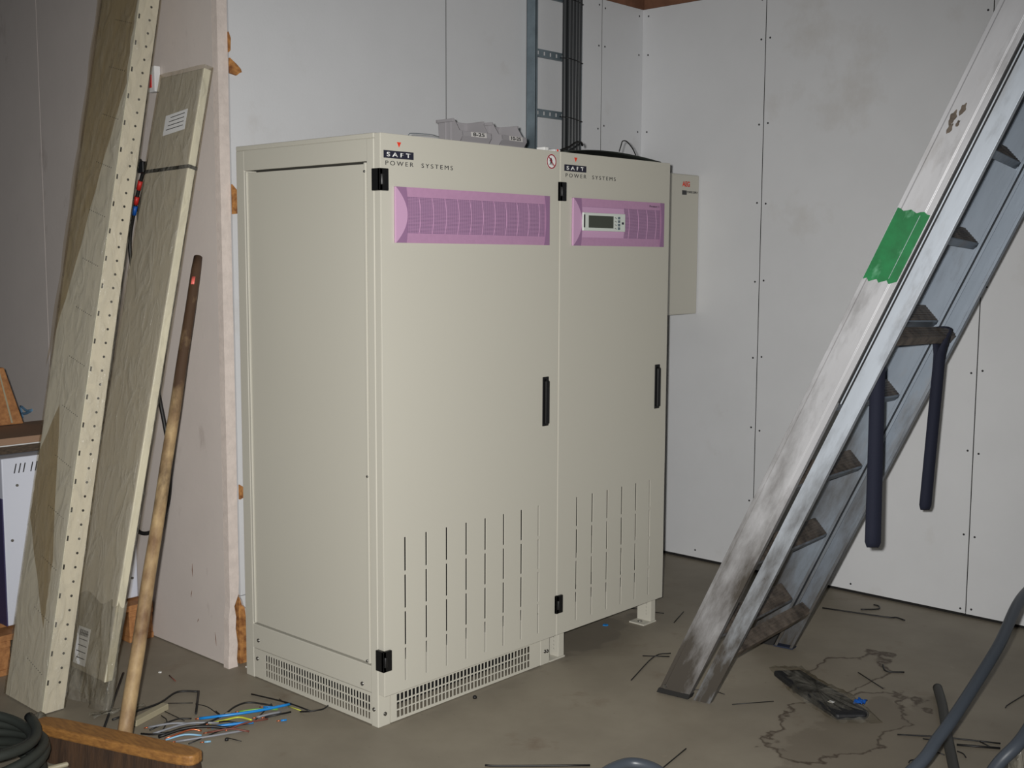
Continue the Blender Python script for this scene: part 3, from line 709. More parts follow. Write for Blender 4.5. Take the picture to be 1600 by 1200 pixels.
# webbing straps looped over the upper section rung
def strap(b_, zlow, lab, w0, w1, tilt, c=.140, a=1.410):
    P0 = LAD.matrix_world @ Vector((b_, c, a))
    L0 = P0.z-zlow; mb = MB(); hx = ra.normalized()*1.0; hx.z = 0; hx.normalize(); ny = n_.copy(); ny.z = 0; ny.normalize()
    # two layers hanging from the rung, joined by a rounded loop at the foot
    path = []
    N = 22
    for i in range(N+1):
        t = i/N; path.append((.030+.004*math.sin(t*6)-.012*t, -t*L0, w0+(w1-w0)*t**1.3))
    for i in range(1, 8):
        a = math.pi*i/8; path.append((.018*math.cos(a), -L0-.016*math.sin(a), w1*(1-.25*math.sin(a))))
    for i in range(N+1):
        t = 1-i/N; path.append((-.030-.003*math.sin(t*5)+.012*t, -t*L0, w0+(w1-w0)*t**1.3))
    for i in range(1, 6):
        a = math.pi*i/6; path.append((-.030*math.cos(a), .010*math.sin(a), w0))
    V = []; flat = Vector((.66, -.75, 0)); fn = Vector((-.75, -.66, 0))       # the strap twists below the rung and hangs flat towards the room
    for (q, zz_, w_) in path:
        t = min(1, max(0, -zz_)/.09); dirw = (hx*(1-t)+flat*t).normalized(); dn = (ny*(1-t)-fn*(-1)*t*1.0); dn = (ny*(1-t)+fn*t).normalized()
        qq = q*(1-t)+q*.22*t
        c = P0+dn*qq+Vector((0, 0, zz_))+flat*(tilt*(zz_/L0))
        V.append((mb.bm.verts.new(c-dirw*w_/2), mb.bm.verts.new(c+dirw*w_/2)))
    for i in range(len(V)):
        A, B = V[i], V[(i+1) % len(V)]; F = mb.bm.faces.new((A[0], A[1], B[1], B[0])); F.smooth = True
    tag(mb.build('webbing_strap', M['navy'], solid=.0025), lab, 'strap')
strap(.095, .578, 'dark navy webbing strap hanging from the ladder rung, longer one at left', .040, .047, -.006, .062, 1.440)
strap(.565, .620, 'dark navy webbing strap hanging from the ladder rung, shorter one at right', .034, .038, .03)

# ================================================================ WRAPPED PROFILES LEANING ON THE LEFT WALL
def lean_box(name, foot, top, wy, tx):
    """root at foot; local z along the leaning axis, local x thickness towards the wall, local y width"""
    f_, t_ = Vector(foot), Vector(top); z = (t_-f_).normalized(); y = Vector((0, 1, 0)); y = (y-z*y.dot(z)).normalized(); x = y.cross(z)
    o = empty(name); o.matrix_world = Matrix(((x.x, y.x, z.x, f_.x), (x.y, y.y, z.y, f_.y), (x.z, y.z, z.z, f_.z), (0, 0, 0, 1))); return o, (t_-f_).length, x, y, z
PK, Lp, xv, yv, zv = lean_box('wrapped_profile', (-.661, .841, .004), (-.170, .975, 2.284), .26, .074)
Ltot = 2.74; wy, tx = .262, .074
def pcut(x, y): return (-(x*xv.z+y*yv.z))/zv.z
def leanprism(x0, x1, y0, y1, ztop, name, m, parent, off=0, holes=None):
    mb = MB(); pr = [(x0, y0), (x1, y0), (x1, y1), (x0, y1)]
    A = [mb.bm.verts.new((x, y, pcut(x, y)+off)) for x, y in pr]; B = [mb.bm.verts.new((x, y, ztop)) for x, y in pr]
    mb.bm.faces.new(A); mb.bm.faces.new(B[::-1])
    for i in range(4): mb.bm.faces.new((A[i], B[i], B[(i+1) % 4], A[(i+1) % 4]))
    return mb
leanprism(.003, tx, .003, wy, Ltot, '', None, None).build('channel', M['plank'], PK, bevel=.002)
# perforated flange facing the camera: real round-ish holes shown by dark punched cups
hp = MB()
for k in range(58):
    z = .10+.0455*k
    hp.cyl((.047, .0023, z), (.047, .0036, z), .0043, 8)
    if k % 2 == 0: hp.box(.0045, .0105, .0023, .0036, z-.008, z+.008)
for k in range(16):
    z0_ = .12+.165*k
    for q in range(9): hp.cyl((.0022, .040+.013*q, z0_+.004*q), (.0036, .040+.013*q, z0_+.004*q), .0018, 6)
hp.build('punched_hole', M['gapdark'], PK)
ed = leanprism(.0, .004, .0, .010, Ltot, '', None, None); ed.build('corner_bead', M['paneledge'], PK, bevel=.001)
# film: wrinkled skin 4 mm off the profile
def skin(mb, x0, x1, y0, y1, za, zb, amp, nz=90, seed=1, faces='all'):
    rnd = random.Random(seed); ph = [rnd.uniform(0, 6) for _ in range(12)]
    def wr(u, z):
        return amp*(math.sin(z*38+u*9+ph[0])*.35+math.sin(z*17-u*14+ph[1])*.4+math.sin(z*71+u*31+ph[2])*.25+math.sin(u*40+z*6+ph[3])*.3)
    per = [(x0, y1), (x0, y0), (x1, y0), (x1, y1)]
    ring_ = []
    for (a, b_) in zip(per, per[1:]+per[:1]):
        for k in range(8): ring_.append((a[0]+(b_[0]-a[0])*k/8, a[1]+(b_[1]-a[1])*k/8, 0 if k else 1))
    cxm, cym = (x0+x1)/2, (y0+y1)/2; rows = []
    for j in range(nz+1):
        z = za+(zb-za)*j/nz; row = []
        for i, (x, y, corner) in enumerate(ring_):
            d = 0 if corner else wr(i/4, z); dx, dy = (x-cxm), (y-cym)
            ex, ey = (1 if abs(dx) >= abs(x1-x0)/2-1e-6 else 0)*(1 if dx > 0 else -1), (1 if abs(dy) >= abs(y1-y0)/2-1e-6 else 0)*(1 if dy > 0 else -1)
            zc = max(z, pcut(x, y)+.004)
            row.append(mb.bm.verts.new((x+ex*abs(d)*(0 if corner else 1), y+ey*abs(d)*(0 if corner else 1), zc)))
        rows.append(row)
    n = len(ring_)
    for a, b_ in zip(rows, rows[1:]):
        for i in range(n):
            F = mb.bm.faces.new((a[i], a[(i+1) % n], b_[(i+1) % n], b_[i])); F.smooth = True
    return mb
skin(MB(), -.002, tx+.002, -.0015, wy+.002, .0, Ltot, .0035, seed=3).build('stretch_film', M['film'], PK)
# second, brownish wrap on the upper part of the wide face, ending in a slanted edge
mb = MB()
def up(u, v):
    y = -.004+(wy+.008)*u; zb_ = 1.45+.70*(1-u)-1.0*0; lo_ = 1.30+.62*u*0+.70*(1-abs(u-.0)); lo_ = 2.05-.95*u
    return (-.007-.004*abs(math.sin(v*23+u*5))-.003*abs(math.sin(u*17+v*9)), y, lo_+(Ltot-lo_)*v)
mb.grid(up, 16, 60); mb.build('film_overlap', M['film_brown'], PK)
mb = MB()
mb.grid(lambda u, v: (-.006-.003*abs(math.sin(v*13+u*7)), .05+.19*u+.0*v, .36+.34*u*(1)-.10+.55*v*(1-.6*abs(2*u-1))), 10, 14); mb.build('film_patch', M['film_brown'], PK)
tag(PK, 'tall perforated beige metal profile in stretch film, leaning at far left', 'metal profile')

P2_, Lp, xv, yv, zv = lean_box('wrapped_sheet', (-.520, .743, .004), (-.046, .800, 2.055), .265, .028)
Lt = 2.112; w2, t2 = .262, .026
leanprism(0, t2, .0, w2, Lt, '', None, None, .09).build('sheet', M['panel'], P2_, bevel=.004)
leanprism(-.001, t2+.001, -.006, .0, Lt, '', None, None, .09).build('front_edge', M['paneledge'], P2_, bevel=.003)
mb = MB(); mb.box(-.003, t2+.003, -.009, w2+.004, 1.770, 1.782); mb.build('black_band', M['black'], P2_)
skin(MB(), -.004, t2+.004, -.010, w2+.004, .02, Lt+.01, .0022, 50, seed=8).build('stretch_film', M['film'], P2_)
# crumpled film bag around the foot
mb = MB()
def foot_bag(u, v):
    a = 2*math.pi*u; k = .0 if v > .5 else (1-v*2)
    x = t2/2+(t2/2+.010+.007*math.sin(11*a+v*9))*math.copysign(abs(math.cos(a))**.5, math.cos(a)); y = w2/2-.01+(w2/2+.008)*math.copysign(abs(math.sin(a))**.5, math.sin(a))
    x = x-.010*k*math.sin(7*a); return (x, y-.015*k*math.sin(3*a), max(pcut(x, y)+.004, .34*v+.012*math.sin(9*a)*v))
mb.grid(foot_bag, 56, 14); mb.build('film_bag', M['film_clear'], P2_)
def note(z0, z1, y0, y1, name, rows, code, parent, tilt=0):
    mb = MB(); mb.poly([(-.0065, y0, z0), (-.0065, y1, z0+tilt), (-.0065, y1, z1+tilt), (-.0065, y0, z1)], (-.0006, 0, 0)); o = mb.build(name, M['paper'], parent)
    mb = MB(); r = random.Random(5)
    for k in range(rows):
        z = z1-(z1-z0)*(k+1)/(rows+1); a = y0+.1*(y1-y0); b_ = y0+(y1-y0)*r.uniform(.5, .9)
        mb.poly([(-.0075, a, z), (-.0075, b_, z+tilt*.7), (-.0075, b_, z+.0025+tilt*.7), (-.0075, a, z+.0025)], (-.0003, 0, 0))
    for k in range(code): 
        yy = y0+(y1-y0)*(.15+.7*k/code); mb.box(-.0077, -.0072, yy, yy+.0028, z1-.028, z1-.008)
    mb.build('print', M['ink'], o)
note(1.905, 1.975, .045, .175, 'paper_note', 4, 0, P2_, -.012)
note(.115, .235, .118, .195, 'shipping_label', 5, 10, P2_)
tag(P2_, 'shorter beige sheet in clear film with a black band and paper label', 'panel')

# ================================================================ BROOM
BR = empty('push_broom', (-.662, .330, 0))
a0 = Vector((-.662, .330, .080)); a1 = Vector((-.026, .889, 1.437)); zx = (a1-a0).normalized()
hd = empty('handle_axis'); bpy.data.objects.remove(hd)
HM = Matrix.Translation(-BR.location) @ Matrix.Translation(a0) @ zx.to_track_quat('Z', 'Y').to_matrix().to_4x4()
Lh = (a1-a0).length
mb = MB(); N = 30
pts = [(.0007*math.sin(i*.9), .0007*math.cos(i*.7), Lh*i/N) for i in range(N+1)]; mb.tube(pts, [.0215-.005*i/N for i in range(N)]+[.0145], 14)
h_ = mb.build('handle', M['stick'], BR); h_.matrix_local = HM
cv = HM.to_3x3().inverted() @ Vector((-.73, -.67, .0)); cv.z = 0; cv = cv.normalized()*.0068
mb = MB(); mb.tube([cv+Vector((0, 0, Lh-.118)), cv+Vector((0, 0, Lh-.088))], .0110, 14); st_ = mb.build('sticker', M['pinkpaint'], h_)
ax = Vector((.32, -.947, 0)).normalized(); sd = Vector((-.947, -.32, 0)).normalized()
hc = Vector((-.700, .310, .0)); HB = Matrix(((ax.x, sd.x, 0, hc.x-BR.location.x), (ax.y, sd.y, 0, hc.y-BR.location.y), (0, 0, 1, 0), (0, 0, 0, 1)))
mb = MB(); Lb = .58
prof = []
for i in range(24):
    t = 2*math.pi*i/24; prof.append((Lb/2*math.copysign(abs(math.cos(t))**.28, math.cos(t)), .036*math.copysign(abs(math.sin(t))**.5, math.sin(t)), .075))
mb.poly([HB @ Vector(p) for p in prof], (0, 0, .030)); mb.build('head', M['headwood'], BR, bevel=.006)
mb = MB(); mb.grid(lambda u, v: HB @ Vector(((Lb/2-.008+.012*(1-v))*math.copysign(abs(math.cos(2*math.pi*u))**.3, math.cos(2*math.pi*u)), (.032+.010*(1-v)+.0015*math.sin(u*260))*math.copysign(abs(math.sin(2*math.pi*u))**.5, math.sin(2*math.pi*u)), .002+.075*v)), 140, 3)
mb.build('bristles', M['bristle'], BR)
tag(BR, 'wide push broom with brown bristles, its worn handle leaning on the pink wall', 'broom')

# ================================================================ PALLET, APPLIANCE, BOXES
PA = empty('wooden_pallet', (-1.2, 1.28, 0))
for k, y in enumerate((0, .14, .29, .44, .59, .71)):
    mb = MB(); mb.box(0, 1.19, y, y+.095, .120, .142); mb.build('deck_board', M['wood_orange'], PA, bevel=.002)
for x in (0, .545, 1.09):
    mb = MB(); mb.box(x, x+.10, .0, .8, 0, .022); mb.build('bottom_board', M['wood_orange'], PA, bevel=.002)
    for y in (.002, .355, .70):
        mb = MB(); mb.box(x+.002, x+.098, y, y+.09, .022, .098); mb.build('block', M['wood_orange'], PA, bevel=.002)
    mb = MB(); mb.box(x, x+.10, 0, .8, .098, .120); mb.build('stringer_board', M['wood_orange'], PA, bevel=.002)
tag(PA, 'orange pine pallet on the floor in the corner behind the leaning panels', 'pallet')
AP = empty('white_appliance', (-.536, 1.345, .142))
mb = MB(); mb.box(.004, .503, 0, .45, .008, .600); mb.build('housing', M['appl'], AP, bevel=.004)
mb = MB(); mb.box(0, .004, .002, .448, .008, .46); mb.build('side_trim', M['purple'], AP)
mb = MB()
for gx in (.045, .104): 
    for k in range(3): mb.poly([(gx+.016*k, -.0008, .545), (gx+.004+.016*k, -.0008, .545), (gx+.012+.016*k, -.0008, .578), (gx+.008+.016*k, -.0008, .578)], (0, .002, 0))
mb.build('vent_slot', M['ink'], AP)
mb = MB()
for x, z in ((.055, .502), (.03, .31), (.48, .21), (.48, .085)): mb.cyl((x, -.003, z), (x, .003, z), .005, 10)
mb.build('screw', M['screw'], AP)
tag(AP, 'white metal appliance with slanted vent slots standing on the pallet', 'appliance')
mb = MB(); mb.box(-.62, -.12, 1.42, 1.78, .744, .772, 1); mb.box(-.625, -.115, 1.415, 1.785, .772, .776, 2); mb.box(-.62, -.12, 1.42, 1.78, .776, .800, 0)
tag(mb.build('cardboard_box', [M['card'], M['carddark'], M['paper']], bevel=.001), 'flat brown cardboard box on top of the white appliance', 'box')
mb = MB(); mb.poly([(-.52, 1.72, .803), (-.275, 1.72, .803), (-.335, 1.735, 1.02), (-.50, 1.735, 1.02)], (0, .025, 0)); bo = mb.build('wooden_board', M['wood_orange'], bevel=.004)
mb = MB(); mb.poly([(-.325, 1.7185, .81), (-.318, 1.7185, .81), (-.355, 1.7325, 1.01), (-.360, 1.7325, 1.01)], (0, -.001, 0)); mb.build('groove', M['trunk'], bo)
tag(bo, 'orange brown wooden board standing on the cardboard box at the left edge', 'board')
# blue scribble on the wall
mb = MB(); r = random.Random(3)
pts = [(2.43, .795), (2.38, .745), (2.40, .79), (2.34, .74), (2.37, .785), (2.31, .745), (2.33, .79), (2.27, .775), (2.22, .785), (2.30, .76), (2.42, .77), (2.36, .76), (2.44, .75)]
mb.tube([(-.0058, y, z) for y, z in chain([(0, a, b_) for a, b_ in pts], 3) and [(p.y, p.z) for p in chain([(0, a, b_) for a, b_ in pts], 3)]], .006, 5)
tag(mb.build('crayon_scribble', M['bluemark']), 'pale blue crayon scribble on the wall above the cardboard box', 'wall marking')

# ================================================================ HANGING CABLES BEHIND THE PANELS
def cable(name, pts, r, m, label, cat='cable', group=None, n=5, seg=8):
    mb = MB(); mb.tube(chain(pts, n), r, seg); o = mb.build(name, m); tag(o, label, cat, group); return o
hx_ = -.019
c = cable('hanging_cable', [(hx_, 1.165, 1.86), (hx_, 1.20, 1.78), (hx_, 1.246, 1.736), (hx_, 1.301, 1.632), (hx_, 1.350, 1.503), (hx_, 1.342, 1.395), (hx_, 1.30, 1.30)], .007, M['wireblack'], 'black cable with red and blue tape hanging between the two leaning panels')
for (y0, z0, y1, z1, m) in ((1.262, 1.711, 1.279, 1.680, 'redtape'), (1.290, 1.655, 1.303, 1.628, 'redtape'), (1.305, 1.622, 1.318, 1.590, 'navyblue')):
    mb = MB(); mb.tube([(hx_, y0, z0), (hx_, y1, z1)], .0092, 10); mb.build('tape_mark', M[m], c)
cable('hanging_cable', [(hx_+.012, 1.18, 1.80), (hx_+.012, 1.223, 1.749), (hx_+.012, 1.282, 1.653), (hx_+.012, 1.305, 1.590), (hx_+.012, 1.295, 1.491), (hx_+.012, 1.27, 1.40)], .006, M['wireblack'], 'plain black cable without tape hanging between the two leaning panels')
mb = MB(); mb.box(-.055, -.006, 1.185, 1.225, 1.735, 1.775); mb.poly([(-.05, 1.225, 1.735), (-.05, 1.262, 1.75), (-.05, 1.25, 1.79), (-.05, 1.225, 1.76)], (.03, 0, 0))
tag(mb.build('cable_clamp', M['black'], bevel=.003), 'black clamp holding the hanging cables behind the shorter panel', 'clamp')
cable('hanging_cable', [(hx_+.010, 1.20, 1.25), (hx_+.005, 1.195, 1.05), (hx_, 1.184, .953), (hx_, 1.143, .816), (hx_, 1.118, .701), (hx_, 1.132, .560), (hx_, 1.192, .455), (hx_, 1.281, .405), (hx_, 1.360, .401), (hx_+.004, 1.43, .45), (hx_+.008, 1.44, .55)], .0078, M['wireblack'], 'black cable loop hanging low on the pink wall behind the broom handle')
mb = MB(); mb.box(-.030, -.006, 1.13, 1.18, 2.015, 2.105); so = mb.build('wall_socket', M['paper'], bevel=.003)
mb = MB(); mb.box(-.034, -.030, 1.150, 1.178, 2.03, 2.075); mb.build('red_switch', M['redtape'], so)
tag(so, 'small white wall box with a red switch beside the tall wrapped profile', 'wall socket')

# ================================================================ HOSES AND COIL
cable('hose', [(.20, -1.30, .020), (.378, -1.37, .040), (.553, -1.455, .14), (.653, -1.47, .19), (.78, -1.476, .24), (1.09, -1.46, .33), (1.426, -1.413, .40), (1.75, -1.42, .40), (1.95, -1.55, .25), (2.05, -1.75, .03)], .0165, M['hose'], 'long thick dark grey hose curving up across the lower right corner', 'hose', None, 8, 14)
cable('hose', [(.36, -1.56, .02), (.506, -1.594, .05), (.625, -1.63, .17), (.706, -1.669, .24), (.95, -1.67, .33), (1.3, -1.62, .33), (1.6, -1.56, .15), (1.7, -1.5, .02)], .0165, M['hose'], 'dark grey hose at the right edge, partly behind clear film', 'hose', None, 8, 14)
cable('hose', [(1.472, -1.136, .0165), (1.318, -1.217, .0165), (1.104, -1.319, .0165), (.897, -1.422, .0165), (.714, -1.513, .0165)], .0155, M['hose2'], 'short dull black hose piece lying under the long hose', 'hose', None, 6, 14)
cable('hose', [(.10, -.735, .012), (.155, -.735, .020), (.207, -.742, .032), (.266, -.764, .036), (.290, -.82, .032), (.279, -.894, .020), (.25, -.95, .0165)], .0155, M['hose'], 'arc of dark grey hose just showing at the bottom edge of the picture', 'hose', None, 6, 14)
mb = MB()
mb.grid(lambda u, v: (.62+.16*u, -1.715+.05*v+.01*math.sin(u*9), .02+.22*v*(.6+.4*math.sin(2.5*u))+.01*math.sin(u*13+v*7)), 16, 12)
tag(mb.build('film_scrap', M['film_clear'], solid=.0004), 'crumpled clear film beside the hose in the lower right corner', 'plastic film')
mb = MB(); cc = Vector((-1.015, .505, 0)); pts = []
for i in range(6*36+1):
    t = 2*math.pi*i/36; k = i/36; R = .165+.022*math.sin(k*2.3)+.012*math.sin(k*5); pts.append(cc+Vector((R*1.0*math.cos(t)+.010*math.sin(k*4), R*1.15*math.sin(t)+.012*math.cos(k*3), .018+.022*k+.010*math.sin(t*2+k))))
mb.tube(pts, .0135, 10); tag(mb.build('cable_coil', M['coilm']), 'coil of thick dark cable on the floor at the lower left corner', 'cable coil')
mb = MB(); mb.grid(lambda u, v: (-.80+.06*u+.01*math.sin(v*9), .66-.14*v+.01*math.sin(u*7), .03+.075*math.sin(math.pi*u)*(.7+.3*math.sin(v*8))), 8, 12)
tag(mb.build('film_scrap', M['film_clear'], solid=.0004), 'crumpled clear film between the cable coil and the broom head', 'plastic film')
mb = MB(); mb.tube([(-.86, .448, .008), (-.76, .430, .010), (-.715, .4225, .012)], [.009, .007, .003], 8)
tag(mb.build('wood_splinter', M['trunk']), 'pale pointed wood splinter in front of the broom head', 'splinter')

# ================================================================ BAGGED PACK ON THE FLOOR
BG = empty('bagged_pack', (1.16, -.86, 0))
body = [(1.227, -.658), (1.300, -.724), (1.262, -.789), (1.173, -.969), (1.106, -1.071), (1.079, -1.072), (1.011, -1.005), (1.123, -.809)]
mb = MB(); mb.poly([(x-1.16, y+.86, .003) for x, y in body], (0, 0, .022)); mb.build('pack', M['bagblack'], BG, bevel=.009, seg=3)
outl = [(1.291, -.604), (1.364, -.682), (1.275, -.815), (1.222, -.969), (1.096, -1.12), (1.002, -1.012), (1.112, -.800)]
mb = MB(); cen = mb.bm.verts.new((0, 0, .030)); n = 8; ringv = []
dense = []
for (a, b_) in zip(outl, outl[1:]+outl[:1]):
    for k in range(n): dense.append((a[0]+(b_[0]-a[0])*k/n-1.16, a[1]+(b_[1]-a[1])*k/n+.86))
lv = []
for s_, h in ((1.0, .002), (.86, .022), (.6, .029), (.3, .030)):
    lv.append([mb.bm.verts.new((x*s_, y*s_, h+.0025*math.sin(i*2.3+s_*9))) for i, (x, y) in enumerate(dense)])
for a, b_ in zip(lv, lv[1:]):
    for i in range(len(a)): mb.bm.faces.new((a[i], a[(i+1) % len(a)], b_[(i+1) % len(a)], b_[i]))
for i in range(len(lv[-1])): mb.bm.faces.new((lv[-1][i], lv[-1][(i+1) % len(lv[-1])], cen))
mb.build('clear_bag', M['film_bag'], BG)
mb = MB(); mb.grid(lambda u, v: (-.030+.04*u, -.172+.03*v, .030+.006*math.sin(9*u+5*v)), 6, 5); mb.build('blue_tag', M['navyblue'], BG, solid=.002)
mb = MB(); mb.box(-.080, -.066, -.098, -.080, .0275, .029); mb.build('white_tag', M['paper'], BG)
tag(BG, 'flat black pack in a clear plastic bag on the floor right of the ladder', 'bag')

